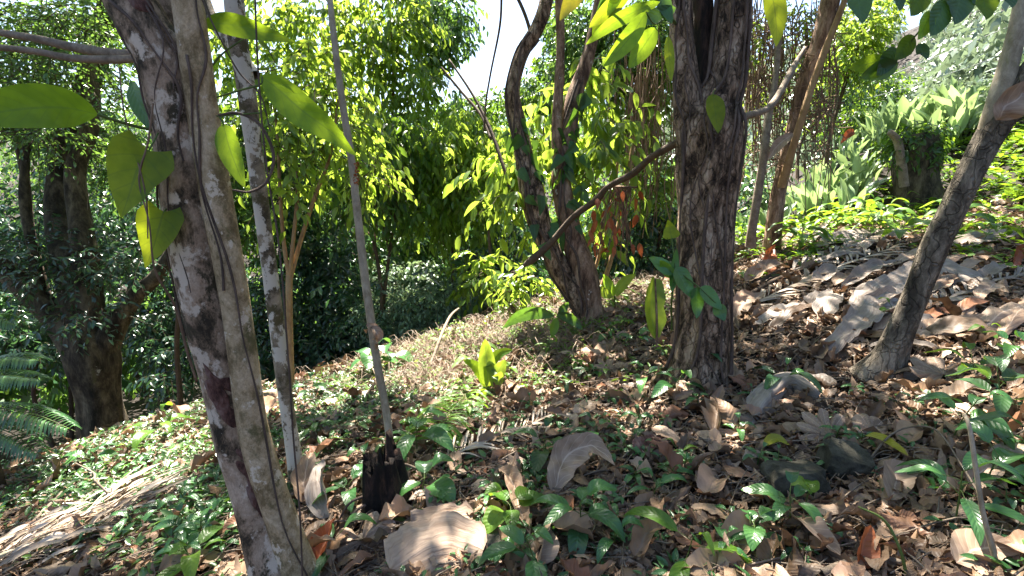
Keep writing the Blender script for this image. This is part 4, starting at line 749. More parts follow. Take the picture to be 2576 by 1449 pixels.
wire('cable', 'upper of two thin pale wires crossing the hillside at the upper right', 'wire', [(2020,275,12,2.2),(2300,165,13,2.2),(2640,25,14,2.2)], 'cable'); wire('cable', 'lower of two thin pale wires crossing the hillside at the upper right', 'wire', [(2060,262,12,1.8),(2240,232,12.5,1.8),(2640,100,14,1.8)], 'cable')

# ------------------------------------------------------------------ broad pale leaves on the right slope
def ginger(seed):
    rs = np.random.default_rng(seed); root = thing('broad_leaved_plant', (0, 0, 0), '', 'plant', 'broad-leaved plants on the right slope'); mb = MB(); ms = MB()
    for k in range(rs.integers(6, 9)):
        az = rs.uniform(0, 2 * PI); h = rs.uniform(.6, 1.0); out = np.array([math.cos(az), math.sin(az), 0]); a = out * .08; b = out * rs.uniform(.15, .3) + [0, 0, h * .45]; L = rs.uniform(.55, .95); lw = rs.uniform(.05, .28); c = b + out * L * lw + [0, 0, L * .55]; e = c + out * L * lw * 1.6 + [0, 0, L * .45 * rs.uniform(.4, 1)]
        tube(ms, smooth_path([a, (a + b) / 2 + [0, 0, .05], b], 6), [.012] * 6, 5, cap=False); blade(mb, [b, c, e], L * .26, W_PT, -out + rs.normal(0, .4, 3), 8, 1, .25, .01, rnd=rs.random())
    mb.build('foliage', M['white'], root); ms.build('stem', M['stemg'], root); return root
gv = [ginger(s) for s in range(4)]; spots = []
for k in range(64): spots.append((rg.uniform(1965, 2460), rg.uniform(0, 1)))
spots += [(1900, .3), (1925, .6), (1960, .5), (1880, .7), (1945, .9)]
spots.sort()
for k, (x_, f) in enumerate(spots):
    yb = 468 - (x_ - 1900) * .2 - f * 45; q = G(x_, yb, 17); v = gv[k % 4]; q = P(x_, yb, rg.uniform(8.6, 11.5)) if x_ < 2215 else q + [0, rg.uniform(-1.2, 1.2), 0]; q = ong(q[0], q[1])
    where = 'between the draped tree and the ivy stump' if x_ < 2240 else ('right behind the ivy stump' if x_ < 2370 else 'between the ivy stump and the leaning trunk')
    if x_ < 1985: where = 'close behind the thin pale trunk'
    if k < 4: o = v; o.location = q; o.rotation_euler = (0, 0, k); o.scale = (.65,) * 3; o['label'] = 'broad pale-leaved plant on the slope ' + where
    else: o = dup(v, q, k * 1.7, 'broad pale-leaved plant on the slope ' + where, rg.uniform(.5, .78) if x_ < 2260 else rg.uniform(.75, 1.05))

# ------------------------------------------------------------------ big leaves near the lens
def leafset(name, label, cat, leaves, stems, mat='big', smat='stemg', origin=None, lname='leaf'):
    o0 = P(*stems[0][0][:3]) if stems else P(*leaves[0][0][0]); root = thing(name, o0, label, cat)
    for L in leaves:
        pts, wpx, kw = L; kw = dict(kw); m_ = kw.pop('mat', mat); t = np.mean([p[2] for p in pts]); mb = MB(); blade(mb, pline(*pts), wpx / FL * t, **kw); mb.build(lname, M[m_], root, o0)
    for s in stems:
        mb = MB(); ptube(mb, s, 24, 6); mb.build('stem', M[smat], root, o0)
    return root
nf = (0, -1, -.05)
leafset('climbing_plant', 'climbing plant with two heart-shaped leaves hanging left of the mottled trunk', 'climber', [
 ([(372,378,1.5),(345,430,1.5),(325,490,1.49),(305,548,1.47)], 150, dict(wf=W_HEART, normal=(.2, -1, -.05), n=22, nw=5, cup=.08, wave=.012, mat='heart', rnd=.6, lobe=.18)),
 ([(412,532,1.58),(398,580,1.57),(385,625,1.57),(366,674,1.56)], 104, dict(wf=W_HEART, normal=(.25, -1, -.05), n=22, nw=5, cup=.1, wave=.012, mat='heart', rnd=.9, lobe=.18)),
 ([(330,205,1.62),(342,240,1.6),(362,285,1.6),(384,330,1.6)], 44, dict(wf=W_LAN, normal=nf, n=14, nw=3, mat='deep', rnd=.8))],
 [[(400,330,1.56,4),(390,350,1.53,4),(374,380,1.5,4)], [(430,520,1.62,4),(420,525,1.6,4),(412,534,1.58,4)]])
leafset('climbing_plant', 'climbing plant with a long sun-dappled leaf reaching in from the left edge', 'climber', [
 ([(245,288,1.45),(170,272,1.38),(80,272,1.3),(-20,285,1.24),(-110,300,1.2)], 112, dict(wf=W_PT, normal=(.3, -1, .0), n=20, nw=4, cup=.12, wave=.01, rnd=.5))], [[(398,330,1.58,7),(330,315,1.52,8),(245,288,1.45,8)]])
leafset('climbing_plant', 'climbing plant with long pointed leaves between the mottled and white-patched trunks', 'climber', [
 ([(655,190,1.6),(700,225,1.6),(760,278,1.6),(830,330,1.62),(896,392,1.64)], 80, dict(wf=W_PT, normal=(0, -1, -.02), n=20, nw=4, cup=.14, wave=.012, rnd=.6)),
 ([(508,62,1.6),(570,60,1.62),(650,80,1.64),(742,106,1.66)], 54, dict(wf=W_PT, normal=(0, -1, -.02), n=18, nw=3, cup=.1, wave=.012, rnd=.3)),
 ([(562,312,1.6),(575,365,1.6),(595,420,1.6),(616,472,1.6)], 62, dict(wf=W_OV, normal=(.1, -1, -.05), n=18, nw=3, cup=.1, wave=.01, rnd=.8))],
 [[(545,245,1.6,4),(600,228,1.6,5),(655,212,1.6,5),(660,192,1.6,4)], [(545,292,1.6,4),(600,288,1.6,4),(655,284,1.6,4)], [(530,170,1.6,5),(560,135,1.6,5),(612,98,1.6,4)], [(550,290,1.6,5),(556,300,1.6,5),(562,314,1.6,4)]])
def L_(a, b, w, m='big', r=.5, t=1.9, c=.08, n_=(0, -1, -.02), bend=.0, wf=W_LAN):
    a = np.array(a, float); b = np.array(b, float); d = b - a; pr = np.array([-d[1], d[0]]) * bend; mid1 = a + d * .33 + pr; mid2 = a + d * .66 + pr
    return ([(a[0], a[1], t), (mid1[0], mid1[1], t), (mid2[0], mid2[1], t), (b[0], b[1], t - .02)], w, dict(wf=wf, normal=n_, n=16, nw=3, cup=c, wave=.012, mat=m, rnd=r))
leafset('leafy_branch', 'cluster of large hanging green leaves at the top left of the biggest dark trunk', 'branch', [
 L_((1660,5),(1474,112),34,r=.7,bend=.05), L_((1625,30),(1516,168),46,r=.9,bend=-.04,t=1.85), L_((1650,70),(1582,172),50,r=.8,t=1.95), L_((1590,-30),(1482,70),40,'heart',.7,t=2.0), L_((1560,-40),(1500,60),44,'deep',.6,t=2.05),
 L_((1570,-50),(1528,40),30,'big',1,t=2.0), L_((1680,90),(1688,205),24,'heart',.9,t=2.0), L_((1475,-60),(1408,52),52,'yellow',.4,t=1.9,wf=W_OV), L_((1545,-20),(1490,90),36,'big',.3,t=2.05), L_((1700,20),(1600,60),36,'deep',.4,t=2.1), L_((1640,-60),(1690,60),40,'deep',.6,t=2.1)],
 [[(1700,60,3.0,8),(1640,-10,2.0,6),(1560,-40,2.0,5),(1470,-70,1.9,4)], [(1668,50,2.0,5),(1645,60,1.95,4),(1625,30,1.9,4)]])
leafset('leafy_branch', 'single bright oval leaf hanging from the top right of the biggest dark trunk', 'branch', [L_((1935,-40),(1952,118),62,'heart',.8,t=1.9,wf=W_OV,bend=-.04)], [[(1950,-120,1.9,4),(1940,-80,1.9,4),(1935,-38,1.9,3)]])
leafset('leafy_branch', 'bright oval leaf stuck on the face of the biggest dark trunk near its fork', 'leaf', [L_((1793,236,),(1806,336),58,'heart',.4,t=2.75,wf=W_OV,n_=(.2,-1,.2))], [[(1800,225,2.95,3),(1795,230,2.8,3),(1793,240,2.75,3)]])
leafset('leafy_branch', 'dark broad leaves on a twig with one glowing leaf hanging across the upper right', 'branch', [
 L_((2155,-30),(2168,60),67,'deep',.5,t=2.0,wf=W_OV), L_((2230,150),(2135,172),40,'big',.3,t=2.2), L_((2260,160),(2165,195),48,'litdark',.5,t=2.2,n_=(0,-1,0)), L_((2255,120),(2205,190),45,'deep',.4,t=2.2), L_((2300,90),(2250,150),45,'big',.1,t=2.15), L_((2345,30),(2308,100),45,'fresh',.9,t=2.0,wf=W_OV),
 L_((2380,0),(2340,90),59,'deep',.7,t=2.0), L_((2420,-30),(2400,62),81,'deep',.3,t=2.0,wf=W_OV), L_((2470,-40),(2480,50),81,'big',.2,t=2.0,wf=W_OV), L_((2330,-40),(2290,40),59,'big',.1,t=2.1), L_((2520,-50),(2545,20),67,'deep',.3,t=2.0,wf=W_OV), L_((2260,-50),(2262,28),37,'deep',.3,t=2.2), L_((2310,110),(2330,150),32,'deep',.3,t=2.2)],
 [[(2560,-60,2.0,5),(2420,-20,2.0,5),(2330,60,2.1,5),(2260,140,2.2,4),(2235,155,2.2,3)], [(2330,60,2.1,3),(2345,40,2.05,3),(2350,28,2.0,3)]])
leafset('climbing_plant', 'small climber with drooping glossy leaves low on the biggest dark trunk', 'climber', [
 L_((1700,672),(1742,752),62,'seed',.6,t=2.75,wf=W_OV,n_=(.3,-.8,.6)), L_((1752,722),(1752,802),46,'seed',.3,t=2.75,wf=W_OV,n_=(.3,-.8,.5)), L_((1762,722),(1815,780),50,'seed',.8,t=2.75,wf=W_OV,n_=(0,-.7,.7)), L_((1802,765),(1822,808),36,'seed',.2,t=2.75,wf=W_OV), L_((1700,690),(1632,648),40,'seed',.7,t=2.8,n_=(0,-.8,.6)), L_((1695,700),(1660,655),28,'fresh',.7,t=2.8), L_((1690,735),(1702,625),22,'seed',.6,t=2.8), L_((1690,600),(1680,552),44,'heart',.6,t=2.85,wf=W_HEART)],
 [[(1690,830,3.0,5),(1690,750,2.85,5),(1702,690,2.78,5),(1745,712,2.75,4),(1800,762,2.75,3)], [(1700,690,2.78,3),(1695,640,2.82,3),(1690,600,2.85,3)]])
leafset('banana_leaf', 'upright yellow-green banana leaf with dark midrib at the left side of the biggest trunk', 'leaf', [
 ([(1650,850,3.05),(1638,790,3.05),(1640,740,3.05),(1648,700,3.08)], 58, dict(wf=lambda s: np.clip(np.minimum(1, s * 4 + .25) * (1 - s ** 6 * .6), 0, 1), normal=(.35, -1, .1), n=24, nw=4, cup=.3, wave=.02, jag=.15, mat='bananag', rnd=.6))], [[(1652,870,3.05,6),(1652,800,3.03,6),(1648,700,3.06,4)]], smat='red')

# ------------------------------------------------------------------ fallen leaves lying in the foreground
def gp(px, py, dz=.02): q = G(px, py); return q + [0, 0, dz]
def fallen(name, label, pts, width, mat='drybig', dz=.03, wf=W_OV, cat='dead leaf', stem=None, **k):
    L = [gp(x, y, dz + (h[0] if h else 0)) for x, y, *h in pts]; c = L[0]; kw = dict(n=28, nw=6, cup=.1, wave=.015, crump=.03, jag=.12, normal=(0, -.35, 1)); kw.update(k)
    mb = MB(); blade(mb, L, width, wf, **kw); root = mb.build(name, M[mat], None, c); tag(root, label, cat); return root
W_SHEET = lambda s: np.clip(np.minimum(1, s * 9 + .35), 0, 1) * np.clip((1.06 - s) * 6, .0, 1)
W_FAN = lambda s: np.clip(.15 + .85 * s ** 1.1, 0, 1) * np.clip((1.02 - s) * 9, 0, 1)
F_L = [
 ('fallen_sheath', 'broad flat pinkish-tan dead leaf sheath at the bottom edge right of the mottled tree', [(985,1480,.05),(1060,1440,.07),(1130,1415,.07),(1215,1425,.04)], .24, 'sheath', W_SHEET, dict(jag=.3, seed=2, crump=.022, cup=-.08, wave=.006, normal=(.1, -.55, .8), n=60, nw=12)),
 ('fallen_sheath', 'torn tan sheath strip behind the broad pinkish sheath at the bottom', [(1040,1370,.05),(1110,1350,.07),(1190,1335,.06)], .12, 'sheath', W_SHEET, dict(jag=.5, seed=5, crump=.05)),
 ('dead_leaf', 'curled pale dead leaf standing against the foot of the white-patched tree', [(835,1330,.02),(822,1290,.08),(815,1240,.16)], .15, 'drywhite', W_OV, dict(seed=6, cup=.4, normal=(-.2, -1, .3), crump=.05)),
 ('dead_leaf', 'light brown folded dead leaf behind the mottled tree base', [(770,1290,.02),(775,1250,.08),(790,1205,.12)], .13, 'drybig', W_OV, dict(seed=8, cup=.5, normal=(.3, -1, .3), crump=.05)),
 ('dead_leaf', 'orange-red curled dead leaf by the foot of the mottled tree', [(800,1440,.02),(822,1405,.06),(850,1370,.07)], .09, 'dryred', W_OV, dict(seed=9, cup=.6, normal=(-.3, -1, .5), crump=.05)),
 ('dead_leaf', 'long curved light-tan dead leaf left of centre foreground', [(1255,1215,.04),(1290,1260,.05),(1310,1330,.03),(1335,1380,.02)], .08, 'drybig', W_LAN, dict(seed=12, cup=.6, crump=.03)),
 ('dead_leaf', 'big arched pinkish-tan dead leaf in the centre foreground', [(1385,1270,.03),(1420,1225,.12),(1480,1195,.14),(1545,1215,.06)], .17, 'drybig', W_OV, dict(seed=14, cup=.2, crump=.06, normal=(.1, -.9, .6))),
 ('dead_leaf', 'bleached white curled leaf with a small hole on the right slope', [(1895,1090,.02),(1930,1040,.06),(1990,1000,.1),(2060,1020,.05)], .16, 'drywhite', W_SHEET, dict(seed=16, cup=-.5, crump=.04, jag=.15, normal=(0, -.8, .7))),
 ('fallen_frond', 'huge silvery dry banana leaf spread under the leaning trunk', [(2080,915,.06),(2150,855,.1),(2210,795,.12),(2330,735,.08),(2470,715,.05)], .55, 'drywhite', W_FAN, dict(seed=18, cup=.1, crump=.07, jag=.35, normal=(0, -.4, 1), n=44, nw=8)),
 ('dead_leaf', 'yellowing half-green fallen leaf between the rocks', [(2170,1145,.06),(2210,1160,.06),(2275,1185,.04)], .07, 'yellow', W_LAN, dict(seed=20, cup=.2, crump=.01, jag=0)),
 ('dead_leaf', 'small olive fallen leaf above the larger rock', [(1915,1165,.05),(1945,1148,.06),(1982,1150,.04)], .05, 'yellow', W_LAN, dict(seed=22, cup=.2, crump=.01, jag=0, rnd=0)),
 ('dead_leaf', 'brown oval dead leaf right of the centre seedlings', [(1640,1115,.05),(1670,1130,.05),(1712,1150,.04)], .09, 'litter', W_OV, dict(seed=23, cup=.1, crump=.01, rnd=.62)),
 ('dead_leaf', 'long grey-tan dry leaf lying on the upper right slope', [(2390,640,.05),(2460,625,.06),(2560,600,.05)], .3, 'drywhite', W_LAN, dict(seed=24, crump=.06, jag=.3)),
 ('dead_leaf', 'grey dry leaf left of the leaning trunk on the slope', [(2050,640,.05),(2140,610,.08),(2260,600,.05)], .22, 'drywhite', W_LAN, dict(seed=26, crump=.06, jag=.4)),
 ('dead_leaf', 'flat brown dead leaf right of the leaning trunk base', [(2290,870,.04),(2360,850,.06),(2440,835,.04)], .14, 'drybig', W_LAN, dict(seed=28, crump=.03, jag=.2)),
 ('dead_leaf', 'folded tan dead leaf right of the leaning trunk', [(2420,830,.04),(2460,780,.1),(2500,760,.12)], .16, 'drybig', W_FAN, dict(seed=29, crump=.05, jag=.3)),
 ('dead_leaf', 'large curled brown leaf just right of the biggest trunk', [(1835,830,.03),(1870,790,.09),(1920,770,.09)], .2, 'drybig', W_OV, dict(seed=30, crump=.08, cup=.3)),
 ('dead_leaf', 'upright rust-brown leaf standing on the slope right of the biggest trunk', [(1925,705,.02),(1930,680,.12),(1945,660,.2)], .18, 'dryred', W_OV, dict(seed=31, crump=.06, cup=.3, normal=(-.2, -1, .2))),
 ('dead_leaf', 'crimson leaf at the right edge of the slope', [(2545,690,.04),(2560,670,.1),(2580,655,.12)], .14, 'dryred', W_OV, dict(seed=33, crump=.04, normal=(0, -1, .4), rnd=.0)),
 ('dead_leaf', 'pale round dead leaf at the bottom right corner', [(2390,1470,.03),(2460,1435,.05),(2560,1440,.04)], .13, 'drybig', W_OV, dict(seed=35, crump=.03)),
 ('dead_leaf', 'brown curled leaf at the bottom centre-right', [(1590,1440,.03),(1620,1405,.08),(1665,1375,.06)], .08, 'litter', W_OV, dict(seed=36, crump=.04, cup=.5, rnd=.2)),
 ('dead_leaf', 'orange pointed leaf at the bottom edge right of centre', [(2150,1460,.02),(2165,1425,.07),(2180,1398,.08)], .08, 'dryred', W_OV, dict(seed=37, crump=.03, cup=.4, normal=(0, -1, .5), rnd=.9)),
 ('dead_leaf', 'twisted ochre leaf at the bottom edge left of the yellow-green seedlings', [(1350,1460,.02),(1370,1420,.07),(1372,1375,.09)], .07, 'drybig', W_LAN, dict(seed=38, crump=.05, cup=.7, normal=(.6, -1, .3))),
 ('dead_leaf', 'dark wine-red dead leaf right of the centre seedlings', [(1600,1175,.03),(1625,1150,.05),(1660,1130,.05)], .12, 'scar', W_OV, dict(seed=39, crump=.03)),
 ('dead_leaf', 'pale tan leaf curled over the gap below the white curled leaf', [(2230,1290,.03),(2255,1240,.06),(2300,1225,.05)], .11, 'drybig', W_OV, dict(seed=40, crump=.04, cup=.3)),
 ('dead_leaf', 'tan dead leaf with upturned edge beside the long right-hand stem', [(2430,1260,.03),(2470,1235,.06),(2510,1225,.05)], .1, 'drybig', W_OV, dict(seed=41, crump=.04, cup=.4)),
 ('dead_leaf', 'pale pinkish folded leaf low right, below the bright heart-shaped seedling leaf', [(2010,1290,.02),(2060,1320,.05),(2100,1345,.04)], .09, 'drybig', W_LAN, dict(seed=43, crump=.04)),
 ('dead_leaf', 'long pinkish curled leaf at the bottom right of centre', [(1985,1340,.03),(2030,1400,.06),(2110,1440,.04)], .09, 'drybig', W_LAN, dict(seed=44, crump=.04, cup=.4)),
]
for nm_, lb_, pts, wd, mt, wf_, kw in F_L: fallen(nm_, lb_, pts, wd, mt, wf=wf_, **kw)
def palmate(name, label, px, py, R, seed, tilt, lobes=7, rot=0., mat='drybig', dz=.05, deep=.45):
    c = gp(px, py, dz); rs = np.random.default_rng(seed); na, nr_ = 126, 12; a = np.linspace(-2.75, 2.75, na + 1); r_ = np.linspace(0, 1, nr_ + 1); A_, R_ = np.meshgrid(a, r_, indexing='ij')
    lo = np.abs(np.cos((A_ / 5.5 + .5) * PI * lobes - PI / 2)) ; env = 1 - .35 * (np.abs(A_) / 2.75) ** 2; rad = R * env * (1 - deep + deep * lo ** .7) * (1 + .16 * fbm(np.stack([A_ * 3, A_ * 0, A_ * 0 + seed], -1), seed, 4))
    x = np.sin(A_ + rot) * rad * R_; y = np.cos(A_ + rot) * rad * R_; z = .13 * R * R_ * np.cos((A_ / 5.5 + .5) * PI * 2 * lobes) - .35 * R * R_ ** 2 * (1 - lo) + .8 * R * fbm(np.stack([x * 5, y * 5, x * 0 + seed], -1) / R * .3, seed, 3) * R_
    n_ = unit(np.array(tilt, float)); yx = unit(np.array([0, 1, 0]) - n_ * n_[1]); xx = np.cross(yx, n_); V = c + x[..., None] * xx + y[..., None] * yx + z[..., None] * n_
    L = np.stack([np.cos((A_ / 5.5 + .5) * PI * lobes) , R_, R_ * 0 + .5], -1).reshape(-1, 3); k = nr_ + 1; i = np.arange(na)[:, None] * k; j = np.arange(nr_); mb = MB()
    mb.add(V.reshape(-1, 3), np.stack([i + j, i + j + 1, i + k + j + 1, i + k + j], -1).reshape(-1, 4), .5, L); o = mb.build(name, M[mat], None, c); tag(o, label, 'dead leaf')
    m2 = MB(); tube(m2, smooth_path([c * 0, -yx * R * .3 + n_ * .02, -yx * R * .7 - n_ * .02], 8), np.linspace(.004, .003, 8), 5); m2.build('petiole', M['stick'], o)
palmate('lobed_dead_leaf', 'large lobed tan dead leaf left of the broad sheath at the bottom', 915, 1385, .17, 3, (0, -.75, .7), 7, 2.6, deep=.3)
palmate('lobed_dead_leaf', 'large lobed tan dead leaf with radiating folds above the two rocks', 2085, 1120, .17, 5, (0, -.6, .8), 9, .2, deep=.4)
palmate('lobed_dead_leaf', 'large dead leaf with round holes right of the lobed leaf', 2190, 1110, .12, 8, (.1, -.6, .8), 5, .9, deep=.15)
palmate('lobed_dead_leaf', 'crumpled brown lobed leaf in the bright patch on the right', 2370, 960, .2, 9, (0, -.4, .9), 7, .4, deep=.4)
palmate('lobed_dead_leaf', 'crumpled lobed leaf left of the bleached curled leaf', 1740, 1010, .14, 10, (0, -.5, .9), 7, -.5, deep=.4)
palmate('lobed_dead_leaf', 'crumpled lobed leaf near the foot of the ridge seedlings', 1530, 945, .13, 12, (0, -.5, .9), 7, -.5, deep=.4)
# many more middling dead leaves, one object each
kinds = []
for k in range(8):
    rs = np.random.default_rng(200 + k); mb = MB(); L = .2 * rs.uniform(.8, 1.2)
    blade(mb, [(0, -L / 2, 0), (0.01, 0, rs.uniform(.02, .06)), (rs.normal(0, .03), L / 2, rs.uniform(-.01, .05))], L * rs.uniform(.45, .75), W_OV, (rs.normal(0, .3), rs.normal(0, .2), 1), 12, 3, rs.uniform(-.5, .5), .04, .15, k, rs.random(), .04)
    kinds.append(mb.build('dead_leaf', M[['drybig', 'litter', 'litter', 'drybig', 'litter', 'drywhite', 'litter', 'litter'][k]]))
p, a, b = ground_samples(rng, 230, tmax=6.5, dens=lambda a, b, p: (a > 830) & (b > 600) & (a < 2576) & (b < 1440))
tones = ['pinkish tan', 'brown', 'dark brown', 'sand-coloured', 'reddish brown', 'bleached grey', 'grey-brown', 'chestnut']
for i_, q in enumerate(p):
    k = i_ % 8; o = kinds[k] if i_ < 8 else kinds[k].copy()
    if i_ >= 8: C.objects.link(o)
    x_, y_, _d = proj(q); reg = 'beside the biggest trunk' if 1550 < x_ < 1950 and y_ < 1080 else ('on the slope by the leaning trunk' if x_ >= 1950 and y_ < 1050 else ('around the rocks at the right' if x_ > 1850 else ('among the centre foreground seedlings' if x_ > 1150 else 'near the black stump')))
    tag(o, f'{tones[k]} curled dead leaf lying in the litter {reg}', 'dead leaf', f'{tones[k]} dead leaves {reg}')
    n_ = gnorm(np.array([q[0]]), np.array([q[1]]))[0] + rng.normal(0, .3, 3); o.rotation_euler = Vector(n_).to_track_quat('Z', 'Y').to_euler(); o.rotation_euler.rotate_axis('Z', rng.uniform(0, 6.28)); o.location = q + [0, 0, .04]; s_ = rng.uniform(.4, .9); o.scale = (s_,) * 3
for k in range(46):
    rs = np.random.default_rng(700 + k); x_, y_ = rs.uniform(1860, 2560), rs.uniform(600, 890); L = rs.uniform(70, 190) * (y_ / 800); a_ = rs.normal(-.35, .25); pts = [(x_, y_, .02), (x_ + L * .5 * math.cos(a_), y_ + L * .5 * math.sin(a_), rs.uniform(.03, .12)), (x_ + L * math.cos(a_), y_ + L * math.sin(a_), .03)]
    mt_ = ['drywhite', 'drybig', 'drybig', 'drywhite', 'litter'][k % 5]; wh = 'right of the leaning trunk' if x_ > 2330 else ('between the two big trunks' if x_ < 2150 else 'close behind the leaning trunk'); cn = {'drywhite': 'bleached grey', 'drybig': 'tan', 'litter': 'brown'}[mt_]
    o = fallen('long_dead_leaf', f'long {cn} dead leaf on the slope {wh}', pts, rs.uniform(.08, .22), mt_, wf=W_LAN if k % 2 else W_OV, seed=k, crump=.05, jag=.3, cup=rs.uniform(-.3, .5), n=20, nw=4, rnd=rs.random()); o['group'] = f'long {cn} dead leaves {wh}'
# rocks
def rock(label, px, py, r, seed):
    import bmesh
    q = G(px, py); me = bpy.data.meshes.new('rock'); bm = bmesh.new(); bmesh.ops.create_icosphere(bm, subdivisions=5, radius=1)
    V = np.array([v.co for v in bm.verts]); f = 1 + .9 * fbm(V * 1.3, seed, 2) + .3 * fbm(V * 4, seed, 3) + .08 * fbm(V * 12, seed, 2); V = np.clip(V * f[:, None], -.74, .74) * np.array(r)
    for v, c in zip(bm.verts, V): v.co = c
    for fc in bm.faces: fc.smooth = True
    bm.to_mesh(me); bm.free(); me.materials.append(M['rock']); o = bpy.data.objects.new('rock', me); C.objects.link(o); o.location = q + [0, 0, .03]; o.rotation_euler = (.2, .1, seed); tag(o, label, 'rock')
rock('large grey-green rock half buried in litter on the right', 1995, 1235, (.16, .13, .12), 3); rock('smaller grey rock touching the larger one on its right', 2120, 1195, (.12, .12, .12), 6); rock('small mossy rock at the bottom centre', 1265, 1400, (.09, .09, .07), 9)
# sticks and roots lying about
for lab, pts, wd, mt in [('curved pale root arching from the black stump', [(950,1290),(975,1250),(1010,1238),(1050,1235),(1090,1225)], 9, 'stick'), ('thick curved brown root looping at the bottom centre', [(1520,1280),(1560,1290),(1600,1330),(1610,1390),(1640,1400)], 12, 'vine'),
 ('long dark stick lying across the centre litter', [(1200,1150),(1300,1140),(1400,1120),(1520,1090)], 7, 'twig'), ('long thin dark stick above the big arched leaf', [(1430,1232),(1520,1212),(1640,1190)], 6, 'twig'), ('thin crossing root right of the rocks', [(1850,1160),(2000,1190),(2150,1200),(2330,1150)], 5, 'stick'),
 ('bent stick rising from the litter right of the rocks', [(2180,1190),(2240,1150),(2330,1160),(2400,1250),(2480,1330)], 6, 'stick'), ('broken stick standing on the sunlit ridge', [(1085,935),(1110,900),(1135,860),(1155,832)], 9, 'stick'),
 ('stout grey log end at the bottom right of centre', [(2060,1480),(2140,1452),(2200,1440),(2260,1455)], 22, 'stick'), ('pale fallen stick at the lower left', [(10,1430),(60,1360),(110,1310),(160,1255)], 12, 'stick'), ('fallen dark stick on the slope right of the biggest trunk', [(1860,770),(1960,720),(2060,680),(2180,640)], 12, 'twig'),
 ('second fallen stick on the slope right of the biggest trunk', [(1880,740),(2000,670),(2120,620),(2260,590)], 9, 'twig'), ('long thin pale stick on the right slope under the leaning trunk', [(2300,845),(2400,840),(2576,835)], 6, 'stick')]:
    mb = MB(); L = [gp(x, y, .05) for x, y in pts]; dd = np.mean([proj(q)[2] for q in L]); rr_ = wd / 2 / FL * dd; L = smooth_path(L, 24)
    if 'rising' in lab or 'standing' in lab or 'arching' in lab: L[:, 2] += .1 * np.sin(np.linspace(0, PI, 24)) + (np.linspace(0, .3, 24) if 'standing' in lab else 0)
    tube(mb, L, np.linspace(rr_, rr_ * .6, 24), 7, lump=.25, ls=12); tag(mb.build('stick', M[mt], None, L[0]), lab, 'stick')
wire('stem', 'tall bare pale stem leaning left on the right side of the foreground', 'stem', [(2515,1445,1.5,12),(2475,1300,1.5,12),(2455,1180,1.5,11),(2440,1080,1.5,10),(2425,1040,1.52,8)], 'pale')
wire('stem', 'thin arching green shoot at the bottom right', 'stem', [(2282,1460,1.55,8),(2265,1385,1.55,8),(2225,1310,1.58,7),(2160,1275,1.6,4)], 'stemg')
# brush pile (dead frond) lower left
b0 = gp(160, 1420, 0); rt = thing('dead_frond', b0, 'heap of pale dry palm leaflets and stalks in the sun at the lower left', 'dead frond'); mb = MB(); rs = np.random.default_rng(8)
for k in range(240):
    f = rs.random(); x0_, y0_ = -60 + 400 * f + rs.normal(0, 25), 1460 - 170 * f + rs.normal(0, 16); l_ = rs.uniform(80, 220); q0 = gp(x0_, y0_, rs.uniform(.01, .09)); q1 = gp(x0_ + l_ * .85, y0_ - l_ * .42 + rs.normal(0, 14), rs.uniform(.01, .12)); 
    if rs.random() < .45: blade(mb, [q0, (q0 + q1) / 2 + [0, 0, .03], q1], rs.uniform(.012, .035), n=6, nw=1, normal=(rs.normal(0, .4), -.3, 1), rnd=rs.random(), cup=.3)
    else: tube(mb, smooth_path([q0, (q0 + q1) / 2 + [0, 0, .03], q1], 6), rs.uniform(.002, .005), 4, cap=False, L=None) if False else tube(mb, smooth_path([q0, (q0 + q1) / 2 + [0, 0, .03], q1], 6), rs.uniform(.002, .005), 4, cap=False)
mb.build('leaflets', M['straw'], rt, b0); mb = MB(); tube(mb, smooth_path([gp(-40, 1450, .06), gp(150, 1370, .08), gp(420, 1240, .06)], 20), np.linspace(.018, .008, 20), 7, lump=.1); mb.build('stalk', M['pale'], rt, b0)
wire('dead_twig', 'branched bare pale twig above the dry palm heap', 'twig', [(270,1240,2.9,5),(240,1210,2.9,6),(235,1190,2.95,5),(190,1165,2.95,3)], 'stick')
# fallen green-yellow frond draped over the mound behind the stump, and dry fronds on the right slope
def fallen_frond(label, pts, L, nlf, mat, wd=.02, dz=.05, sides=(-1, 1), lean=.8, smat='stick', r=.006, seed=0):
    rs = np.random.default_rng(seed); line = smooth_path([gp(x, y, dz) for x, y in pts], 40); c = line[0]; root = thing('fallen_frond', c, label, 'dead frond'); mb = MB(); T = unit(np.gradient(line, axis=0))
    for k in range(nlf):
        i_ = int((.05 + .93 * k / nlf) * 39); q = line[i_]; t = T[i_]; sd = unit(np.cross(t, [0, 0, 1.0]))
        for s_ in sides:
            d = unit(sd * s_ + t * lean * rs.uniform(.7, 1.3)); l = L * rs.uniform(.7, 1.1); e = q + d * l; m_ = q + d * l * .5; m_[2] = float(gz(m_[0], m_[1])) + dz + rs.uniform(0, .05); e[2] = float(gz(e[0], e[1])) + rs.uniform(.0, .05)
            blade(mb, [q, m_, e], wd * rs.uniform(.7, 1.3), n=7, nw=1, normal=(rs.normal(0, .3), -.2, 1), rnd=rs.random(), cup=.3)
    mb.build('leaflets', M[mat], root, c); mb = MB(); tube(mb, line, np.linspace(r, r * .4, 40), 6); mb.build('midrib', M[smat], root, c)
fallen_frond('arched yellowing palm frond draped over the mound behind the black stump', [(1190,990),(1150,1040),(1110,1090),(1080,1140)], .3, 34, 'fresh', .016, .07, (-1, 1), .5, 'stemg', seed=1)
fallen_frond('dry brown frond lying below the draped yellowing one', [(1120,1180),(1200,1140),(1300,1100),(1400,1060)], .28, 26, 'straw', .014, .05, (-1, 1), 1.2, seed=2)
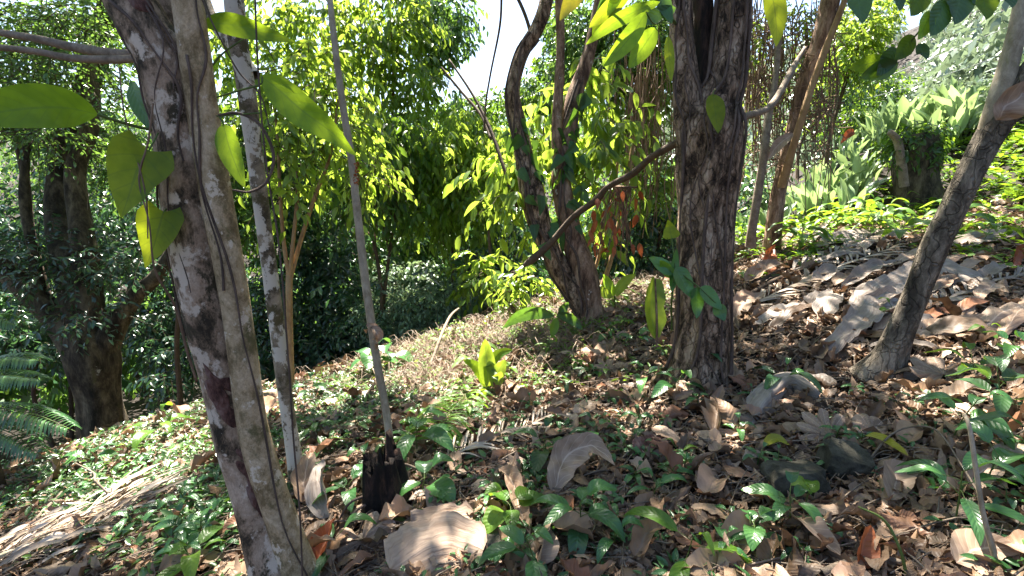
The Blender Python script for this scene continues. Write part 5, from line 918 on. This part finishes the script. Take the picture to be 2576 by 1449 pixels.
fallen_frond('long dry frond on the slope between the biggest trunk and the leaning trunk', [(1850,800),(1980,740),(2120,680),(2260,630)], .5, 26, 'straw', .03, .06, (-1, 1), 1.6, seed=3)
fallen_frond('grey dry frond higher on the slope behind the leaning trunk', [(1980,700),(2120,640),(2260,590),(2420,560)], .6, 26, 'drywhite', .045, .07, (-1, 1), 2.0, seed=4)
fallen_frond('dry frond lying at the right edge below the leaning trunk', [(2330,800),(2420,760),(2520,720),(2640,700)], .4, 20, 'drywhite', .03, .06, (-1, 1), 1.6, seed=5)
# ------------------------------------------------------------------ seedlings and young plants
def seedling(px, py, h, nl, L, seed, label, mat='seed', cat='seedling', name='seedling', group=None, wf=W_OV, wr=.5, el=(.1, -.35), q=None, lean=(0, 0), dz=0, base=None):
    rs = np.random.default_rng(seed); q = gp(px, py, dz) if q is None else q; root = thing(name, q, label, cat, group); mb = MB(); ms = MB(); az0 = rs.uniform(0, 6)
    ln = np.array([lean[0], lean[1], 0]) + rs.normal(0, .12, 3) * [1, 1, 0]; st = smooth_path([np.zeros(3), ln * h * .4 + [0, 0, h * .55], ln * h + [0, 0, h]], 12); tube(ms, st, np.linspace(.0035, .002, 12), 6)
    for k in range(nl):
        f = .35 + .65 * (k + 1) / nl; b = st[int(f * 11)]; az = az0 + k * 2.4 + rs.normal(0, .2); e0 = rs.uniform(-.1, .5) if k < nl - 1 else .8; d = np.array([math.cos(az) * math.cos(e0), math.sin(az) * math.cos(e0), math.sin(e0)])
        pt = .25 * L; l = L * rs.uniform(.65, 1.1) * (.7 if k == nl - 1 else 1); a = b + d * pt; hd = unit(d * [1, 1, 0] + 1e-6); m_ = a + d * l * .35 + [0, 0, .02 * l]; c = m_ + hd * l * .35 - [0, 0, l * rs.uniform(.02, .2)]; e = c + hd * l * .28 - [0, 0, l * rs.uniform(.08, .3)]
        tube(ms, np.array([b, (a + b) / 2 + [0, 0, .003], a]), .0016, 5, cap=False); blade(mb, [a, m_, c, e], l * wr * rs.uniform(.85, 1.1), wf, unit(-hd * .2 + [0, 0, 1] + rs.normal(0, .15, 3)), 14, 3, .12, .012, 0, seed + k, rs.random())
    mb.build('foliage', M[mat], root); ms.build('stem', M['stemg'], root); return root
SD = [
 (1290,1335,.13,6,.13,'seedling with a bright shiny top leaf in the centre foreground beside the curved tan leaf'), (1345,1440,.16,5,.15,'big-leaved seedling at the bottom edge left of centre'), (1460,1345,.17,7,.14,'bushy seedling in front of the big arched dead leaf'), (1545,1400,.1,3,.12,'low seedling with one broad curved leaf at the bottom centre'),
 (1500,1120,.12,6,.14,'broad-leaved seedling in the middle of the litter left of the biggest trunk'), (1375,1170,.14,5,.15,'seedling with one arching dark leaf behind the big arched dead leaf'), (1590,1130,.08,4,.08,'small seedling just right of the broad-leaved middle seedling'), (1700,1165,.06,3,.11,'low seedling with a narrow bright leaf below the biggest trunk'),
 (1725,1430,.14,4,.17,'seedling with a long bright ribbed leaf at the bottom right of centre'), (1640,1270,.1,4,.1,'seedling with paired leaves left of the long-leaved bottom plant'), (1985,1345,.15,8,.13,'leafy seedling in front of the larger rock'), (2022,1290,.1,2,.08,'short shoot carrying one glowing heart-shaped leaf before the larger rock'),
 (1900,1390,.1,5,.09,'low round-leaved seedling left of the rock seedling'), (2085,1200,.08,3,.08,'tiny shoot with a shiny leaf between the two rocks'), (2400,1330,.2,6,.16,'tall seedling with long oval leaves below the bent stick on the right'), (2470,1250,.16,5,.15,'seedling beside the tall bare pale stem'),
 (2390,1120,.22,6,.14,'seedling with pale green leaves above the bent stick on the right'), (2510,1080,.24,8,.16,'tall dark seedling at the right edge above the tall bare stem'), (2560,1180,.2,7,.15,'second tall seedling at the right edge'), (2450,980,.16,6,.15,'seedling in the bright patch at the right'), (2540,930,.14,6,.16,'seedling at the right edge below the leaning trunk'),
 (1960,985,.12,5,.2,'low plant with long drooping leaves right of the biggest trunk foot'), (1780,985,.05,3,.15,'low plant with a long flat leaf at the right foot of the biggest trunk'), (1610,1010,.16,4,.15,'plant with two hanging oval leaves left of the biggest trunk foot'), (1690,1010,.14,5,.15,'plant with white-veined leaves against the biggest trunk foot'), (1760,980,.16,2,.16,'plant with one upright oval leaf against the biggest trunk'),
 (1600,880,.14,6,.13,'seedling left of the biggest trunk beneath the banana leaf'), (1530,860,.12,5,.1,'small seedling on the ridge left of the banana leaf'), (1480,960,.1,6,.09,'small dark seedling in the litter below the reddish tree'), (1420,1000,.12,6,.09,'dark seedling in the litter below the ridge'), (1330,1010,.1,5,.09,'pale seedling on the sunny lower ridge'), (1170,1060,.12,6,.11,'silvery seedling in the light right of the black stump'),
 (1050,1160,.2,6,.17,'tall plant with broad leaves directly behind the black stump'), (1060,1250,.12,4,.14,'plant with a round sunlit leaf right of the black stump'), (880,1270,.12,5,.13,'plant with pointed leaves left of the black stump'), (850,1410,.07,3,.18,'low plant with long curved leaves at the foot of the mottled tree'), (920,1195,.1,3,.12,'plant with a leaf pointing left of the black stump'),
 (470,1360,.1,7,.12,'shrubby green seedling in the lower left beside the mottled tree'), (490,1435,.1,6,.12,'bright seedling at the bottom edge left of the mottled tree'), (545,1330,.08,6,.09,'small seedling just left of the mottled tree base'), (400,1110,.2,5,.2,'bright-leaved plant at the right foot of the mossy tree'), (110,1110,.2,6,.2,'leafy plant left of the mossy tree in the shade'), (230,1180,.14,6,.16,'leafy plant below the mossy tree'),
 (780,1000,.14,5,.16,'plant with a drooping leaf behind the white-patched trunk'), (650,1020,.14,4,.14,'plant with a curled leaf between the mottled and white-patched trunks'), (940,950,.24,5,.25,'round-leaved plant on the valley edge right of the pale pole'), (990,930,.2,5,.22,'second round-leaved plant on the valley edge'), (1640,1150,.07,4,.06,'tiny herb below the biggest trunk'), (1830,1330,.08,5,.06,'tiny herb at the bottom right'), (1850,1110,.1,6,.07,'slim herb left of the bleached curled leaf')]
for k, (x_, y_, h, nl, L, lab) in enumerate(SD):
    L *= 1.3; h *= 1.15
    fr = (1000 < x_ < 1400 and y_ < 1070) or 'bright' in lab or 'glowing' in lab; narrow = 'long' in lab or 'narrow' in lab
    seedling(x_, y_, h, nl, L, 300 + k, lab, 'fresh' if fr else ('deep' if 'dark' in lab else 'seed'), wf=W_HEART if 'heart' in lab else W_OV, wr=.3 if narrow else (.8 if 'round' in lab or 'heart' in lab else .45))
seedling(1222, 985, .32, 6, .3, 3, 'young banana-like plant with upright bright leaves on the sunlit ridge', 'bananag', 'plant', 'young_banana', wf=W_LAN, wr=.28)
seedling(1545, 760, .25, 7, .34, 5, 'bright upright-leaved plant right of the reddish stems', 'fresh', 'plant', 'young_plant', wf=W_LAN, wr=.25)
leafset('young_banana', 'upright glowing yellow-green banana shoot standing in the sunlit ridge grass', 'plant', [
 L_((1228,975),(1220,852),44,'bananag',.9,t=4.05,wf=W_LAN,n_=(.2,-1,0)), L_((1235,965),(1272,905),36,'bananag',.7,t=4.0,n_=(-.3,-1,0)), L_((1240,975),(1262,935),30,'bananag',1,t=3.95), L_((1222,975),(1165,905),30,'big',.5,t=4.1,n_=(0,-.8,.6),bend=.15), L_((1224,980),(1195,1005),26,'bananag',.9,t=3.9), L_((1228,930),(1290,880),26,'big',.4,t=4.15,n_=(0,-.8,.6),bend=-.15)],
 [[(1230,1010,4.0,7),(1230,990,4.0,7),(1228,972,4.03,5)]])
leafset('young_banana', 'cluster of bright strap leaves on the ridge right of the reddish stems', 'plant', [L_((1545,745),(1518,690),26,'fresh',.9,t=5.6,n_=(.2,-1,0)), L_((1550,745),(1600,690),26,'bananag',.9,t=5.5,n_=(0,-.9,.3),bend=-.1), L_((1540,748),(1496,722),24,'bananag',.6,t=5.5,n_=(0,-.9,.3))], [[(1546,775,5.6,5),(1546,760,5.6,5),(1546,745,5.58,4)]])
leafset('arching_plant', 'arching plant with a long dark drooping leaf left of the reddish stems', 'plant', [L_((1395,795),(1265,825),34,'deep',.8,t=4.6,bend=.14), L_((1400,790),(1465,830),24,'deep',.4,t=4.6,bend=-.1), L_((1400,800),(1388,850),22,'fresh',.5,t=4.6), L_((1405,792),(1430,760),20,'deep',.5,t=4.6)], [[(1470,860,4.7,5),(1445,825,4.65,5),(1400,795,4.6,4)]])
# repeats of one sort, placed over the slopes
def scatter_seed(rs, spec, region, n, group, label, mat, h, L, nl, wr=.42, name='young_plant', tmax=14, nv=4, smin=.7):
    V = [seedling(0, 0, h, nl, L, 900 + k + n, label, mat, 'plant', name, group, wr=wr, q=np.zeros(3)) for k in range(nv)]
    p, a, b = ground_samples(rs, n, tmax=tmax, dens=region)
    for i_, q in enumerate(p):
        s_ = rs.uniform(smin, smin * 1.8)
        if i_ < nv: V[i_].location = q; V[i_].scale = (s_,) * 3
        else: dup(V[i_ % nv], q, rs.uniform(0, 6.28), None, s_)
rs = np.random.default_rng(9)
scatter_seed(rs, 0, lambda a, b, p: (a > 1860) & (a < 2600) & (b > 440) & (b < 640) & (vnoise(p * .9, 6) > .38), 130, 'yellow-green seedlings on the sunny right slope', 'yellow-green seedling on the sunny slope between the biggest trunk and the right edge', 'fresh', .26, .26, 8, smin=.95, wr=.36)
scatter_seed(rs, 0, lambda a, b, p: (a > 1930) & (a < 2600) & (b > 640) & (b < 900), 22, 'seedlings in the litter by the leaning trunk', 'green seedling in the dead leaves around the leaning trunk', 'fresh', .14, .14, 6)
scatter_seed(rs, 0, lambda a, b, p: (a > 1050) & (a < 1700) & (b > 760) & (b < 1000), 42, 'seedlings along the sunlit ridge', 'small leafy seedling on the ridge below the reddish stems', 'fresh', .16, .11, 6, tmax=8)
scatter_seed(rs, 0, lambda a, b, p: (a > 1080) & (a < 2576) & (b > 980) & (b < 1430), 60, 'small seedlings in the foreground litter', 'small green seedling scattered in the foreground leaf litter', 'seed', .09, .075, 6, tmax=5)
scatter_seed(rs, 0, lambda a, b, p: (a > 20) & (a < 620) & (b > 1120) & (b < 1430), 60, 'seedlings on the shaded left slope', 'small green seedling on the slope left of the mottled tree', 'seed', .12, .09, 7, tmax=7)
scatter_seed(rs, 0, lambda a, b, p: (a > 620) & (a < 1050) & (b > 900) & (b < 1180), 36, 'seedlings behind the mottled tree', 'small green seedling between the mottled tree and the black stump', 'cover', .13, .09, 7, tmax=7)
# curled leaf hooked on the leaning tree, leaf on thin trunk
def f_(mb):
    blade(mb, pline((2500,300,2.6),(2530,265,2.55),(2570,240,2.55),(2600,230,2.6)), .16, W_OV, (0, -1, .3), crump=.06, cup=.4, seed=3, n=20, nw=4)
tag(one('dead_leaf', 'drybig', f_), 'tan dead leaf hooked in the fork of the leaning trunk', 'dead leaf')
def f_(mb): blade(mb, pline((1996,335,5.8),(1970,355,5.8),(1948,375,5.8),(1932,402,5.8)), .13, W_LAN, (.3, -.8, .8), crump=.02, cup=.3, seed=3, n=16, nw=3)
tag(one('dead_leaf', 'drybig', f_), 'pale dead leaf hanging between the draped tree and the thin trunk', 'dead leaf')
def f_(mb): blade(mb, pline((2150,335,7),(2138,335,7),(2125,345,7),(2115,362,7)), .13, W_OV, (.3, -.9, .5), crump=.02, cup=.2, seed=3, n=12, nw=3, rnd=.1)
tag(one('dead_leaf', 'dryred', f_), 'single red-brown leaf dangling in front of the broad pale leaves', 'dead leaf')
b0 = P(1520, 560, 5); root = thing('dead_foliage', b0, 'rusty dead leaves and bare twigs hanging under the long dead branch', 'dead branch'); mb = MB(); lb = MB()
for k in range(26):
    x_, y_ = rg.uniform(1480, 1600), rg.uniform(460, 640); ptube(mb, [(1560 + rg.normal(0, 20), 470, 4.4, 4), ((1560 + x_) / 2 + rg.normal(0, 15), (470 + y_) / 2, 4.5, 3), (x_, y_ + 40, 4.6, 2)], 10, 4, cap=False)
c_ = np.array([P(rg.uniform(1480, 1610), rg.uniform(470, 640), rg.uniform(4.3, 4.8)) for _ in range(46)]); inst(lb, TM, c_, frame_from(unit(rg.normal(0, .4, c_.shape) - [0, 0, 1]), rg.normal(0, 1, c_.shape)), rg.uniform(.08, .16, 46), rg.random(46))
mb.build('twigs', M['root'], root, b0); lb.build('foliage', M['dryred'], root, b0)
for lab, pts in [('thin orange sapling stem rising beyond the reddish stems', [(1500,760,6,12),(1540,640,6,12),(1580,440,6,12),(1600,310,6,8)]), ('second orange stem crossing behind the long dead branch', [(1490,700,6.2,9),(1530,560,6.2,9),(1555,400,6.2,8)])]: wire('sapling', lab, 'sapling', pts, 'orange', lump=.1)
